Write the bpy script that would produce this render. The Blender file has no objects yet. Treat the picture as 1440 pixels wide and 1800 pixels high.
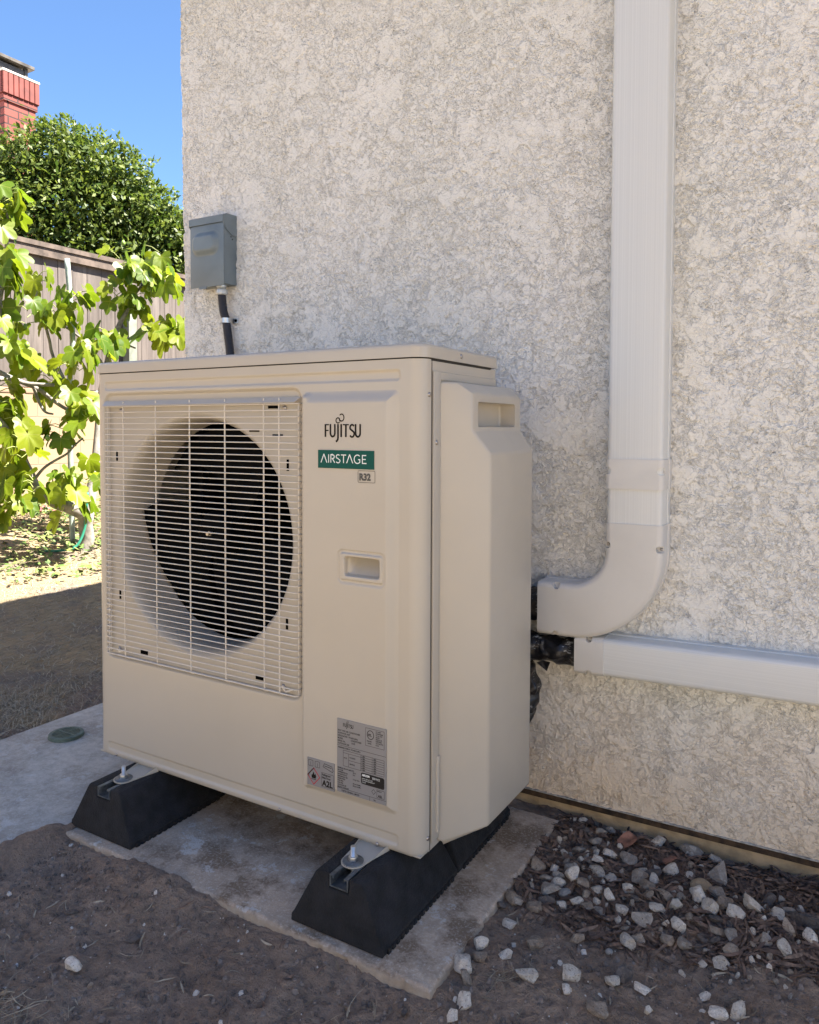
import bpy, bmesh, math, random
import numpy as np
from mathutils import Vector, Matrix, noise as mnoise

sc = bpy.context.scene
C = sc.collection
R = math.radians

# ---------------------------------------------------------------- camera
cam_d = bpy.data.cameras.new('camera'); cam = bpy.data.objects.new('camera', cam_d); C.objects.link(cam)
YAW, PITCH, ROLL, F = 0.5413, -0.036, 0.0031, 1326.26
fw = Vector((-math.sin(YAW)*math.cos(PITCH), math.cos(YAW)*math.cos(PITCH), math.sin(PITCH)))
rt = Vector((math.cos(YAW), math.sin(YAW), 0)); up = rt.cross(fw)
x_ax = rt*math.cos(ROLL) + up*math.sin(ROLL); y_ax = -rt*math.sin(ROLL) + up*math.cos(ROLL)
M = Matrix((x_ax, y_ax, -fw)).transposed().to_4x4(); M.translation = (1.6239, -1.2285, 0.8913)
cam.matrix_world = M
cam_d.sensor_fit = 'VERTICAL'; cam_d.sensor_height = 36; cam_d.lens = F/1800*36
cam_d.shift_y = -99.6/1800; cam_d.shift_x = 20.8/1800
cam_d.clip_start = 0.02; cam_d.clip_end = 500
sc.camera = cam
sc.render.resolution_x = 819; sc.render.resolution_y = 1024

# ---------------------------------------------------------------- sky, sun, exposure
SUN = Vector((0.60, 0.285, 1.0)).normalized()
elev = math.asin(SUN.z); azim = math.atan2(SUN.x, SUN.y)
world = bpy.data.worlds.new('World'); sc.world = world; world.use_nodes = True
nt = world.node_tree; nt.nodes.clear()
sky = nt.nodes.new('ShaderNodeTexSky'); sky.sky_type = 'NISHITA'; sky.sun_disc = False
sky.sun_elevation = elev; sky.sun_rotation = azim
sky.altitude = 0; sky.air_density = 1.0; sky.dust_density = 0.0; sky.ozone_density = 8.0
bg = nt.nodes.new('ShaderNodeBackground'); bg.inputs['Strength'].default_value = 0.05
wo = nt.nodes.new('ShaderNodeOutputWorld')
nt.links.new(sky.outputs[0], bg.inputs[0]); nt.links.new(bg.outputs[0], wo.inputs[0])
sd = bpy.data.lights.new('sun', 'SUN'); sd.energy = 5.0; sd.angle = R(0.5); sd.color = (1, .93, .82)
so = bpy.data.objects.new('sun', sd); C.objects.link(so)
so.rotation_euler = SUN.to_track_quat('Z', 'Y').to_euler()
sc.view_settings.view_transform = 'Standard'; sc.view_settings.look = 'None'
sc.view_settings.exposure = 2.5; sc.view_settings.gamma = 1

# ---------------------------------------------------------------- helpers
rnd = random.Random(7); nr = np.random.default_rng(5)

class NT:
    def __init__(s, name, disp=False):
        s.m = bpy.data.materials.new(name); s.m.use_nodes = True
        s.t = s.m.node_tree; s.b = s.t.nodes['Principled BSDF']; s.o = s.t.nodes['Material Output']
    def n(s, typ, **k):
        x = s.t.nodes.new('ShaderNode'+typ)
        for a, v in k.items():
            if a in ('inp',):
                for i, w in v.items(): s.set(x.inputs[i], w)
            else: setattr(x, a, v)
        return x
    def set(s, sock, w):
        if hasattr(w, 'is_linked') or isinstance(w, bpy.types.NodeSocket): s.t.links.new(w, sock)
        else: sock.default_value = w
    def pos(s): return s.n('NewGeometry').outputs['Position']
    def mp(s, v, scale=(1, 1, 1), rot=(0, 0, 0)):
        x = s.n('Mapping'); s.set(x.inputs[0], v); x.inputs['Scale'].default_value = scale; x.inputs['Rotation'].default_value = rot
        return x.outputs[0]
    def noise(s, v, sc_, det=4, rough=.55, dist=0):
        x = s.n('TexNoise'); s.set(x.inputs['Vector'], v); x.inputs['Scale'].default_value = sc_
        x.inputs['Detail'].default_value = det; x.inputs['Roughness'].default_value = rough; x.inputs['Distortion'].default_value = dist
        return x.outputs['Fac']
    def vor(s, v, sc_, feat='F1', out='Distance'):
        x = s.n('TexVoronoi', feature=feat); s.set(x.inputs['Vector'], v); x.inputs['Scale'].default_value = sc_
        return x.outputs[out]
    def ramp(s, f, *stops):
        x = s.n('ValToRGB'); s.set(x.inputs[0], f); e = x.color_ramp.elements
        while len(e) < len(stops): e.new(.5)
        for i, (p, c) in enumerate(stops):
            e[i].position = p; c = (c, c, c) if isinstance(c, (int, float)) else c; e[i].color = (*c, 1)
        return x.outputs[0]
    def mr(s, f, a, b, c=0, d=1, smooth=False):
        x = s.n('MapRange'); s.set(x.inputs[0], f)
        if smooth: x.interpolation_type = 'SMOOTHSTEP'
        for i, v in enumerate((a, b, c, d)): s.set(x.inputs[i+1], v)
        return x.outputs[0]
    def ma(s, op, a, b=0, c=0):
        x = s.n('Math', operation=op); s.set(x.inputs[0], a); s.set(x.inputs[1], b); s.set(x.inputs[2], c); return x.outputs[0]
    def mix(s, f, a, b, mode='MIX'):
        x = s.n('Mix', data_type='RGBA', blend_type=mode); s.set(x.inputs[0], f)
        for i, v in ((6, a), (7, b)):
            if isinstance(v, tuple) and len(v) == 3: v = (*v, 1)
            s.set(x.inputs[i], v)
        return x.outputs[2]
    def bump(s, h, st=.3, dist=.002):
        x = s.n('Bump'); x.inputs['Strength'].default_value = st; x.inputs['Distance'].default_value = dist
        s.set(x.inputs['Height'], h); s.t.links.new(x.outputs[0], s.b.inputs['Normal']); return x
    def col(s, c): s.set(s.b.inputs['Base Color'], (*c, 1) if isinstance(c, tuple) and len(c) == 3 else c)
    def p(s, **k):
        for a, v in k.items(): s.set(s.b.inputs[a.replace('_', ' ')], v)
        return s

def simple(name, c, rough=.5, metal=0, var=.08, vs=8, bump=0, bs=300, bd=.0005, **k):
    n = NT(name); v = n.pos()
    f = n.noise(v, vs, 5)
    c2 = tuple(x*(1-var*2) for x in c)
    n.col(n.mix(n.mr(f, .35, .65), c2, c)); n.p(Roughness=rough, Metallic=metal)
    for a, w in k.items(): n.b.inputs[a.replace('_', ' ')].default_value = w
    if bump: n.bump(n.noise(v, bs, 3), bump, bd)
    return n.m

def mesh_from(name, verts, faces, m, smooth=False, origin=(0, 0, 0)):
    me = bpy.data.meshes.new(name)
    o = Vector(origin)
    me.from_pydata([tuple(Vector(v)-o) for v in verts], [], faces); me.update()
    if m: me.materials.append(m)
    if smooth: me.shade_smooth()
    return me

def wloc(p):
    v = Vector((0, 0, 0))
    while p: v += p.location; p = p.parent
    return v

def obj(name, me, parent=None, label=None, cat=None, group=None, kind=None, shift=True):
    """links a mesh as one object; verts are in world coordinates and get moved under the parent"""
    if parent and shift: me.transform(Matrix.Translation(-wloc(parent)))
    o = bpy.data.objects.new(name, me); C.objects.link(o)
    if parent: o.parent = parent
    for k, v in (('label', label), ('category', cat), ('group', group), ('kind', kind)):
        if v: o[k] = v
    return o

def thing(name, label, cat, loc=(0, 0, 0), group=None):
    o = bpy.data.objects.new(name, None); C.objects.link(o); o.location = loc; o.empty_display_size = .05
    o['label'] = label; o['category'] = cat
    if group: o['group'] = group
    return o

class B:
    """bmesh builder"""
    def __init__(s): s.bm = bmesh.new()
    def add(s, verts, faces):
        vs = [s.bm.verts.new(v) for v in verts]
        return vs, [s.bm.faces.new([vs[i] for i in f]) for f in faces]
    def box(s, x0, x1, y0, y1, z0, z1, bev=0, seg=2, mtx=None):
        vs, fs = s.add([(x0, y0, z0), (x1, y0, z0), (x1, y1, z0), (x0, y1, z0), (x0, y0, z1), (x1, y0, z1), (x1, y1, z1), (x0, y1, z1)],
              [(0, 3, 2, 1), (4, 5, 6, 7), (0, 1, 5, 4), (1, 2, 6, 5), (2, 3, 7, 6), (3, 0, 4, 7)])
        if mtx: bmesh.ops.transform(s.bm, matrix=mtx, verts=vs)
        if bev:
            es = list({e for f in fs for e in f.edges})
            bmesh.ops.bevel(s.bm, geom=es, offset=bev, segments=seg, profile=.5, affect='EDGES')
        return s
    def tube(s, pts, r, n=10, caps=True, closed=False):
        pts = [Vector(p) for p in pts]; rs = r if isinstance(r, (list, tuple)) else [r]*len(pts)
        rings = []; prev = None
        L = len(pts)
        for i, p in enumerate(pts):
            if closed: t = (pts[(i+1) % L]-pts[i-1]).normalized()
            else: t = (pts[min(i+1, L-1)]-pts[max(i-1, 0)]).normalized()
            if prev is None:
                a = Vector((0, 0, 1)) if abs(t.z) < .9 else Vector((1, 0, 0)); u = t.cross(a).normalized()
            else:
                u = prev-t*prev.dot(t); u.normalize()
            prev = u; w = t.cross(u)
            rings.append([s.bm.verts.new(p+rs[i]*(math.cos(2*math.pi*k/n)*u+math.sin(2*math.pi*k/n)*w)) for k in range(n)])
        rng = range(L) if closed else range(L-1)
        for i in rng:
            a, b = rings[i], rings[(i+1) % L]
            for k in range(n): s.bm.faces.new((a[k], a[(k+1) % n], b[(k+1) % n], b[k]))
        if caps and not closed:
            s.bm.faces.new(rings[0][::-1]); s.bm.faces.new(rings[-1])
        return s
    def prism(s, poly, mapf, a, b):
        """extrudes polygon (2D) between a and b; mapf(u,v,t)->xyz"""
        n = len(poly)
        vs = [s.bm.verts.new(mapf(u, v, a)) for u, v in poly]+[s.bm.verts.new(mapf(u, v, b)) for u, v in poly]
        s.bm.faces.new(vs[:n][::-1]); s.bm.faces.new(vs[n:])
        for i in range(n): s.bm.faces.new((vs[i], vs[(i+1) % n], vs[n+(i+1) % n], vs[n+i]))
        return s
    def me(s, m, smooth=None, name='m'):
        bmesh.ops.recalc_face_normals(s.bm, faces=s.bm.faces[:])
        me = bpy.data.meshes.new(name); s.bm.to_mesh(me); s.bm.free()
        if m: me.materials.append(m)
        if smooth == 'all': me.shade_smooth()
        elif smooth: 
            me.shade_smooth()
            me.set_sharp_from_angle(angle=R(smooth))
        return me

def rrect(x0, x1, z0, z1, r, n=6):
    pts = []
    for cx, cz, a0 in ((x1-r, z1-r, 0), (x0+r, z1-r, 90), (x0+r, z0+r, 180), (x1-r, z0+r, 270)):
        for k in range(n+1):
            a = R(a0+90*k/n); pts.append((cx+r*math.cos(a), cz+r*math.sin(a)))
    return pts

def boolean(me, cutters, op='DIFFERENCE'):
    a = bpy.data.objects.new('t', me); C.objects.link(a); cs = []
    for c in cutters:
        b = bpy.data.objects.new('c', c); C.objects.link(b); cs.append(b)
        md = a.modifiers.new('b', 'BOOLEAN'); md.operation = op; md.object = b; md.solver = 'EXACT'
    dg = bpy.context.evaluated_depsgraph_get(); dg.update()
    out = bpy.data.meshes.new_from_object(a.evaluated_get(dg))
    for o in cs+[a]: bpy.data.objects.remove(o)
    return out

def bevelled(me, w, seg=3, ang=30):
    a = bpy.data.objects.new('t', me); C.objects.link(a)
    md = a.modifiers.new('b', 'BEVEL'); md.width = w; md.segments = seg; md.limit_method = 'ANGLE'; md.angle_limit = R(ang); md.harden_normals = False
    dg = bpy.context.evaluated_depsgraph_get(); dg.update()
    out = bpy.data.meshes.new_from_object(a.evaluated_get(dg)); bpy.data.objects.remove(a)
    out.shade_smooth(); out.set_sharp_from_angle(angle=R(50))
    return out

def grid_mesh(P, m, smooth=True, keep=None):
    """P: (nu,nv,3) array of points -> quad mesh"""
    nu, nv = P.shape[:2]
    idx = np.arange(nu*nv).reshape(nu, nv)
    q = np.stack([idx[:-1, :-1], idx[1:, :-1], idx[1:, 1:], idx[:-1, 1:]], -1).reshape(-1, 4)
    if keep is not None: q = q[keep.reshape(-1)]
    me = bpy.data.meshes.new('grid'); me.vertices.add(nu*nv); me.vertices.foreach_set('co', P.reshape(-1).astype(np.float32))
    me.loops.add(q.size); me.loops.foreach_set('vertex_index', q.reshape(-1).astype(np.int32))
    me.polygons.add(len(q)); me.polygons.foreach_set('loop_start', (np.arange(len(q))*4).astype(np.int32))
    me.polygons.foreach_set('loop_total', np.full(len(q), 4, np.int32))
    me.update(calc_edges=True); me.validate()
    if m: me.materials.append(m)
    if smooth: me.shade_smooth()
    return me

def sstep(a, b, x):
    t = np.clip((x-a)/(b-a), 0, 1); return t*t*(3-2*t)

def vnoise(x, y, s, seed=0):
    """smooth value noise, vectorised"""
    r = np.random.default_rng(seed); T = r.random((256, 256))
    x = np.asarray(x)*s+1000; y = np.asarray(y)*s+1000
    xi = np.floor(x).astype(int); yi = np.floor(y).astype(int); fx = x-xi; fy = y-yi
    fx = fx*fx*(3-2*fx); fy = fy*fy*(3-2*fy)
    g = lambda a, b: T[a % 256, b % 256]
    return (g(xi, yi)*(1-fx)+g(xi+1, yi)*fx)*(1-fy)+(g(xi, yi+1)*(1-fx)+g(xi+1, yi+1)*fx)*fy-.5
def fbm(x, y, s, o=4, seed=0):
    return sum(vnoise(x, y, s*2**k, seed+k)*.5**k for k in range(o))

def WY(x): return 0.55+0.0216*(x-0.94)      # the wall's face

# ---------------------------------------------------------------- materials
def m_stucco():
    n = NT('stucco'); n.m.displacement_method = 'BOTH'
    v = n.pos()
    wob = n.n('VectorMath', operation='ADD'); n.set(wob.inputs[0], v)
    nz = n.n('TexNoise'); n.set(nz.inputs['Vector'], v); nz.inputs['Scale'].default_value = 30; nz.inputs['Detail'].default_value = 4
    sc2 = n.n('VectorMath', operation='SCALE'); n.set(sc2.inputs[0], nz.outputs['Color']); sc2.inputs['Scale'].default_value = .03
    n.set(wob.inputs[1], sc2.outputs[0]); vw = wob.outputs[0]
    big = n.noise(vw, 7, 3, .5)
    mid = n.noise(vw, 34, 5, .62, .3)
    lump = n.ma('MULTIPLY_ADD', big, 1.3, n.ma('MULTIPLY', mid, 1.0))         # ~0.6..1.7
    # knocked down plates: steep edge, flat top
    plate = n.mr(lump, 1.19, 1.25, 0, 1, True)
    plate2 = n.mr(n.ma('MULTIPLY_ADD', n.noise(vw, 14, 5, .6), 1.0, n.ma('MULTIPLY', n.noise(v, 60, 4, .6), .7)), .83, .89, 0, 1, True)
    lumps = n.mr(n.noise(vw, 72, 5, .60, .2), .43, .55, 0, 1, True)
    lumps2 = n.mr(n.noise(v, 120, 4, .6, .3), .40, .56, 0, 1, True)
    base = n.ma('MULTIPLY_ADD', lumps, .0024, n.ma('MULTIPLY', lumps2, .0005))
    inv = n.ma('SUBTRACT', 1.0, n.ma('MULTIPLY', plate, .55))
    def band(x, c_, w_): return n.mr(n.ma('ABSOLUTE', n.ma('SUBTRACT', x, c_)), w_, w_*.25, 0, 1, True)
    l2n = n.noise(vw, 26, 6, .66, .2)
    cr = n.ma('MAXIMUM', n.ma('MULTIPLY', band(lump, 1.16, .012), n.mr(n.noise(v, 13, 3), .30, .42)), n.ma('MULTIPLY', band(l2n, .50, .009), n.mr(n.noise(v, 17, 3), .50, .58)))
    h = n.ma('ADD', n.ma('MULTIPLY', base, inv), n.ma('MULTIPLY', plate, .0022))
    h = n.ma('ADD', h, n.ma('MULTIPLY', plate2, n.ma('MULTIPLY_ADD', inv, .0006, .0013)))
    h = n.ma('ADD', h, n.ma('MULTIPLY', n.noise(v, 240, 3, .6), .0010))
    h = n.ma('SUBTRACT', h, n.ma('MULTIPLY', cr, .0013))
    d = n.n('Displacement'); n.set(d.inputs['Height'], h); d.inputs['Midlevel'].default_value = .004; d.inputs['Scale'].default_value = 1
    n.t.links.new(d.outputs[0], n.o.inputs['Displacement'])
    c = n.mix(n.mr(n.noise(v, 2.2, 4), .35, .65), (.74, .73, .68), (.79, .775, .73))
    c = n.mix(n.mr(n.noise(v, 90, 3), .3, .7), n.mix(.12, c, (.35, .30, .25)), c)
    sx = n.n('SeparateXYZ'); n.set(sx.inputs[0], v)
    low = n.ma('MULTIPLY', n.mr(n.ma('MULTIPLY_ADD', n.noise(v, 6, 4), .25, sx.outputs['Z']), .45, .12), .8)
    c = n.mix(low, c, (.70, .55, .38))  # dirty tan low on the wall; its warmth also stands in for bounce light
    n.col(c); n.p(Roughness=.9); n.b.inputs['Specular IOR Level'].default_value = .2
    return n.m

def m_dirt():
    n = NT('soil'); n.m.displacement_method = 'BOTH'
    v = n.pos()
    at = n.n('Attribute', attribute_name='zone')
    zone = at.outputs['Fac']
    a = n.noise(v, 9, 6, .65); b_ = n.noise(v, 60, 6, .7); f = n.noise(v, 260, 4, .7)
    dirt = n.mix(n.mr(a, .3, .7), (.25, .185, .14), (.37, .285, .22))
    dirt = n.mix(n.mr(b_, .35, .7), n.mix(.5, dirt, (.13, .092, .07)), dirt)
    dirt = n.mix(n.mr(f, .62, .72), dirt, (.20, .17, .14))
    w = n.vor(v, 150); spk = n.mr(n.ma('ADD', w, n.ma('MULTIPLY', n.noise(v, 40, 2), .3)), .20, .17)
    dirt = n.mix(n.ma('MULTIPLY', spk, .6), dirt, (.42, .38, .33))
    st = n.noise(n.mp(v, (60, 9, 10), (0, 0, .6)), 1.6, 5, .7)
    lawn = n.mix(n.mr(st, .35, .65), (.25, .19, .12), (.40, .31, .185))
    lawn = n.mix(n.mr(n.noise(v, 3.0, 5, .65), .48, .62), lawn, (.22, .18, .14))
    n.col(n.mix(zone, dirt, lawn)); n.p(Roughness=.95); n.b.inputs['Specular IOR Level'].default_value = .15
    h = n.ma('MULTIPLY_ADD', n.noise(v, 24, 3, .6), .012, n.ma('MULTIPLY', b_, .018)); h = n.ma('ADD', h, n.ma('MULTIPLY', f, .007))
    h = n.ma('ADD', h, n.ma('MULTIPLY', n.noise(v, 700, 2), .002))
    d = n.n('Displacement'); n.set(d.inputs['Height'], h); d.inputs['Midlevel'].default_value = .0185; d.inputs['Scale'].default_value = 1
    n.t.links.new(d.outputs[0], n.o.inputs['Displacement'])
    return n.m

def m_concrete(name='concrete', base=(.55, .43, .32), stain=1.0, warm=False):
    n = NT(name); v = n.pos()
    a = n.noise(v, 5, 6, .65, .4); b_ = n.noise(v, 45, 6, .7)
    c = n.mix(n.mr(a, .35, .62), tuple(x*.62 for x in base), base)
    c = n.mix(n.mr(b_, .3, .7), n.mix(.45, c, (.12, .095, .07)), c)
    c = n.mix(n.ma('MULTIPLY', n.mr(n.noise(v, 7, 6, .7), .50, .60), .9*stain), c, (.17, .115, .07))
    c = n.mix(n.ma('MULTIPLY', n.mr(n.noise(v, 160, 4, .7), .5, .7), .5), c, (.62, .56, .48))
    c = n.mix(n.ma('MULTIPLY', n.mr(n.noise(v, 17, 6, .75), .58, .64), .7), c, (.55, .53, .49))
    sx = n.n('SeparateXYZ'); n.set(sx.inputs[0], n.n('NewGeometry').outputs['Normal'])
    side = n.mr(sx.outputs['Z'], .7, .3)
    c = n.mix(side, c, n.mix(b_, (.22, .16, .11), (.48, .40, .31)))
    pit = n.mr(n.vor(v, 220), .12, .05)
    c = n.mix(n.ma('MULTIPLY', pit, .7), c, (.06, .05, .04))
    n.col(c); n.p(Roughness=.85)
    h = n.ma('MULTIPLY_ADD', b_, .8, n.ma('SUBTRACT', n.noise(v, 320, 4, .7), n.ma('MULTIPLY', pit, .5)))
    n.bump(h, .55, .003)
    return n.m

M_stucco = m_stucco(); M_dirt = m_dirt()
M_pad = m_concrete('pad_concrete'); M_path = m_concrete('path_concrete', (.62, .555, .465), .35)
def m_paint():
    n = NT('beige_paint'); v = n.pos()
    n.col(n.mix(n.mr(n.noise(v, 3, 5), .3, .7), (.425, .385, .32), (.45, .41, .345)))
    n.p(Roughness=n.mr(n.noise(v, 14, 5), .3, .7, .30, .42)); n.b.inputs['Coat Weight'].default_value = .15; n.b.inputs['Coat Roughness'].default_value = .25
    n.bump(n.noise(v, 900, 2), .12, .0004)
    return n.m
M_paint = m_paint()
M_wire = simple('grille_wire', (.66, .61, .53), .4)
M_dark = simple('dark_interior', (.003, .003, .0035), .9, Specular_IOR_Level=.05)
M_fan = simple('fan_plastic', (.002, .0025, .003), .7, Specular_IOR_Level=.05)
M_rubber = simple('recycled_rubber', (.016, .016, .018), .9, var=.35, vs=30, bump=.9, bs=240, bd=.004)
M_zinc = simple('zinc', (.62, .66, .70), .32, 1, var=.1, vs=60)
M_galv = simple('galvanised_channel', (.20, .225, .245), .45, .7, var=.25, vs=60)
M_steel = simple('screw_steel', (.45, .42, .40), .3, 1)
M_greybox = simple('grey_enamel', (.175, .215, .235), .42, 0, var=.1, vs=10, bump=.1, bs=400)
def m_pvc(name='white_pvc', ax=0):
    n = NT(name); v = n.pos()
    s = (260, 0, 0) if ax == 0 else (0, 0, 260)
    rib = n.noise(n.mp(v, s), 1, 3, .6)
    n.col(n.mix(n.mr(rib, .45, .6), (.585, .595, .58), (.635, .645, .63))); n.p(Roughness=.38)
    n.bump(rib, .25, .0006)
    return n.m
M_pvc_v = m_pvc('ribbed_pvc_upright', 0); M_pvc_h = m_pvc('ribbed_pvc_level', 2); M_pvc = simple('white_pvc', (.585, .575, .55), .36, 0, var=.03)
# ---------------------------------------------------------------- ground, path
G = -0.044                                     # top of the concrete pad
def axis(parts):
    out = []
    for a, b, st in parts:
        n = max(1, int(round((b-a)/st))); out += list(np.linspace(a, b, n, endpoint=False))
    out.append(parts[-1][1]); return np.array(out)
def ground_z(x, y):
    x = np.asarray(x, float); y = np.asarray(y, float)
    z = np.full(np.broadcast(x, y).shape, -.066)
    z = z+.25*sstep(-1.5, -4.2, x)
    z = z+fbm(x, y, 5, 3, 3)*.016*sstep(-4, 0, x)+fbm(x, y, 22, 3, 9)*.008
    # soil drawn over the near end of the path
    sdv = ((x+.012)*.124-(y+.254)*.072)/.1434+fbm(x, y, 18, 3, 21)*.05
    onpath = sstep(-.57, -.55, x)*sstep(.10, .075, x)*sstep(-.012, -.05, sdv)
    z = z*(1-onpath)+(-.11)*onpath
    near = sstep(-.6, -.5, x)*sstep(.12, .05, x)*sstep(-.02, .02, sdv)*sstep(.25, .0, sdv)
    z = z+near*.022
    # soil banked against the pad's front, gravel bed against the wall
    z = z+.015*np.exp(-((x-.45)/.14)**2-((y+.19)/.06)**2)
    dpad = np.hypot(np.maximum(np.maximum(.083-x, x-1.045), 0), np.maximum(np.maximum(-.157-y, y-.495), 0))
    z = z+.011*sstep(.07, .0, dpad)
    bed = sstep(1.03, 1.12, x)*sstep(.17, .32, y)
    z = z+bed*(.010*sstep(.56, .46, y)-.006*sstep(.50, .56, y)+fbm(x, y, 14, 2, 5)*.01)
    pad = sstep(.092, .115, x)*sstep(1.034, 1.010, x)*sstep(-.146, -.125, y)*sstep(.485, .46, y)
    z = z*(1-pad)+(-.12)*pad
    return z
gx = axis([(-120, -20, 10), (-20, -6, .7), (-6, -2.4, .06), (-2.4, -.9, .02), (-.9, 1.9, .006), (1.9, 3, .05), (3, 20, 1.2), (20, 120, 10)])
gy = axis([(-120, -20, 10), (-20, -3, 1.0), (-3, -.9, .05), (-.9, .62, .006), (.62, 2.6, .025), (2.6, 6, .08), (6, 20, .8), (20, 120, 10)])
X, Y = np.meshgrid(gx, gy, indexing='ij')
P = np.stack([X, Y, ground_z(X, Y)], -1)
me = grid_mesh(P, M_dirt)
zone = np.maximum(sstep(-.62, -.9, X+fbm(X, Y, 4, 4, 8)*.5), sstep(-.60, -.80, Y+fbm(X, Y, 3, 3, 5)*.15))
zone = np.maximum(zone, sstep(1.75, 1.9, X))
att = me.attributes.new('zone', 'FLOAT', 'POINT'); att.data.foreach_set('value', zone.reshape(-1).astype(np.float32))
obj('ground', me, kind='structure')

def slab_mesh(outline, top, bottom, m, jit=.006, round_=.012, seed=0):
    """irregular cast slab: outline points are resampled, jittered and the arris is worn"""
    r = random.Random(seed); pts = []
    n = len(outline)
    for i in range(n):
        a, b = Vector(outline[i]), Vector(outline[(i+1) % n]); L = (b-a).length; k = max(2, int(L/.005))
        for j in range(k): pts.append(a+(b-a)*(j/k))
    c = sum(pts, Vector((0, 0)))/len(pts); N = len(pts)
    def ring(ins, z, jj):
        out = []
        for i, p in enumerate(pts):
            t = (pts[(i+4) % N]-pts[i-4]).normalized(); nrm = Vector((t.y, -t.x))
            q = p-nrm*(ins+mnoise.noise(Vector((p.x*28, p.y*28, z*40+seed)))*jj*.15+max(0, mnoise.noise(Vector((p.x*60, p.y*60, z*120+seed)))-.22)*jj*.8+mnoise.noise(Vector((p.x*300, p.y*300, z*300+seed)))*jj*.22)
            out.append((q.x, q.y, z+mnoise.noise(Vector((p.x*50, p.y*50, 3)))*jj*.3))
        return out
    rings = [ring(round_*1.6, top, jit*.9), ring(round_*.8, top-round_*.18, jit*1.1), ring(round_*.25, top-round_*.55, jit*1.3), ring(0, top-round_*1.4, jit*1.3), ring(-.002, bottom, jit)]
    V = [v for rg in rings for v in rg]; Fs = [tuple(range(N))]
    for k in range(len(rings)-1):
        for i in range(N): Fs.append((k*N+i, k*N+(i+1) % N, (k+1)*N+(i+1) % N, (k+1)*N+i))
    me = mesh_from('slab', V, Fs, m)
    bm = bmesh.new(); bm.from_mesh(me); bmesh.ops.recalc_face_normals(bm, faces=bm.faces[:]); bm.to_mesh(me); bm.free()
    me.shade_smooth(); me.set_sharp_from_angle(angle=R(55))
    return me
obj('path', slab_mesh([(.078, -.125), (.078, 9), (-.56, 9), (-.56, -.9), (-.35, -.85)], -.052, -.16, M_path, .0012, .004, 2), kind='structure')
obj('concrete_pad', slab_mesh([(.083, -.157), (1.043, -.153), (1.046, .495), (.083, .495)], G, -.16, M_pad, .009, .006, 5),
    label='rough stained concrete pad under the heat pump with crumbled edges', cat='concrete pad')

# ---------------------------------------------------------------- house
house = thing('house', 'rough cream stucco house wall with foundation strip behind the heat pump', 'house', (-.26, .55, 0))
zs = axis([(-.016, 2.36, .0026), (2.36, 2.75, .08)])
cols = [(lambda z, y=y: (-.2, y)) for y in ()]
fx_ = axis([(.014, 1.98, .0026), (1.98, 2.02, .01), (2.02, 3.44, .2)])
Pw = []
for d in [6.5, 3, 1.2, .5, .15, .05]: Pw.append(('side', d))
for k in range(7): Pw.append(('arc', k/6))
for d in fx_: Pw.append(('front', d))
for d in (.0, .5, 3, 6.5): Pw.append(('right', d))
P = np.zeros((len(Pw), len(zs), 3)); rc = .012
cx = -.2431-.0105*(zs-1.134)/1.13*1.1 + np.array([mnoise.noise(Vector((0, 0, z*9)))*.004 for z in zs])
for i, (t, d) in enumerate(Pw):
    if t == 'side': x = cx; y = WY(cx)+rc+d
    elif t == 'arc': a = R(90)*d; x = cx+rc-rc*math.cos(a); y = WY(cx)+rc-rc*math.sin(a)
    elif t == 'front': x = cx+d; y = WY(x)
    else: x = cx*0+3.2; y = WY(x)+rc+d
    P[i, :, 0] = x; P[i, :, 1] = y; P[i, :, 2] = zs
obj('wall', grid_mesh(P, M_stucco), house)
M_found = simple('foundation', (.56, .42, .25), .9, var=.2, vs=25, bump=.6, bs=180, bd=.002)
M_rust = simple('rusty_screed', (.085, .05, .028), .8, 0, var=.4, vs=40, bump=.6, bs=200, bd=.002)
M_lip = simple('screed_lip', (.50, .47, .42), .6, var=.3, vs=60)
rot = Matrix.Translation((.94, .55, 0)) @ Matrix.Rotation(math.atan(.0216), 4, 'Z') @ Matrix.Translation((-.94, -.55, 0))
b = B(); b.box(-.235, 3.17, .565, .75, -.4, -.0175, mtx=rot); obj('foundation', b.me(M_found), house)
b = B(); b.box(-.24, 3.17, .556, .5645, -.036, -.0178, mtx=rot); obj('weep_screed', b.me(M_rust), house)
b = B(); b.box(-.24, 3.17, .5455, .566, -.0175, -.0155, mtx=rot); obj('screed_lip', b.me(M_lip), house)
M_roof = simple('roof_shingle', (.16, .13, .11), .9, var=.2)
M_eave = simple('painted_eave', (.55, .52, .46), .7)
b = B()
ex0, ex1, ey0, ey1 = -.49, 3.5, .12, 7.4
b.add([(ex0, ey0, 2.62), (ex1, ey0, 2.62), (ex1, ey1, 2.62), (ex0, ey1, 2.62), (ex0, ey0, 2.76), (ex1, ey0, 2.76), (ex1, ey1, 2.76), (ex0, ey1, 2.76), (1.54, 2.3, 3.4), (1.54, 5.3, 3.4)],
      [(0, 3, 2, 1), (0, 1, 5, 4), (1, 2, 6, 5), (2, 3, 7, 6), (3, 0, 4, 7), (4, 5, 8), (5, 6, 9, 8), (6, 7, 9), (7, 4, 8, 9)])
obj('roof', b.me(M_roof), house)

fh = thing('bounce_wall', 'unseen pale cream wall added behind the camera to bounce sunlight', 'house', (1, -4.8, 0))  # out of view, added so sunlight bounces into the shaded wall and unit
b = B(); b.box(.3, 11, -8, -4.6, -.1, 3.3); obj('wall', b.me(simple('cream_wall', (.73, .69, .63), .9, var=.04)), fh)
b = B(); b.prism([(-8.4, 3.3), (-4.2, 3.3), (-4.2, 3.42), (-6.3, 4.3), (-8.4, 3.42)], lambda u, v, t: (t, u, v), 0, 11.3); obj('roof', b.me(M_roof), fh)

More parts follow.
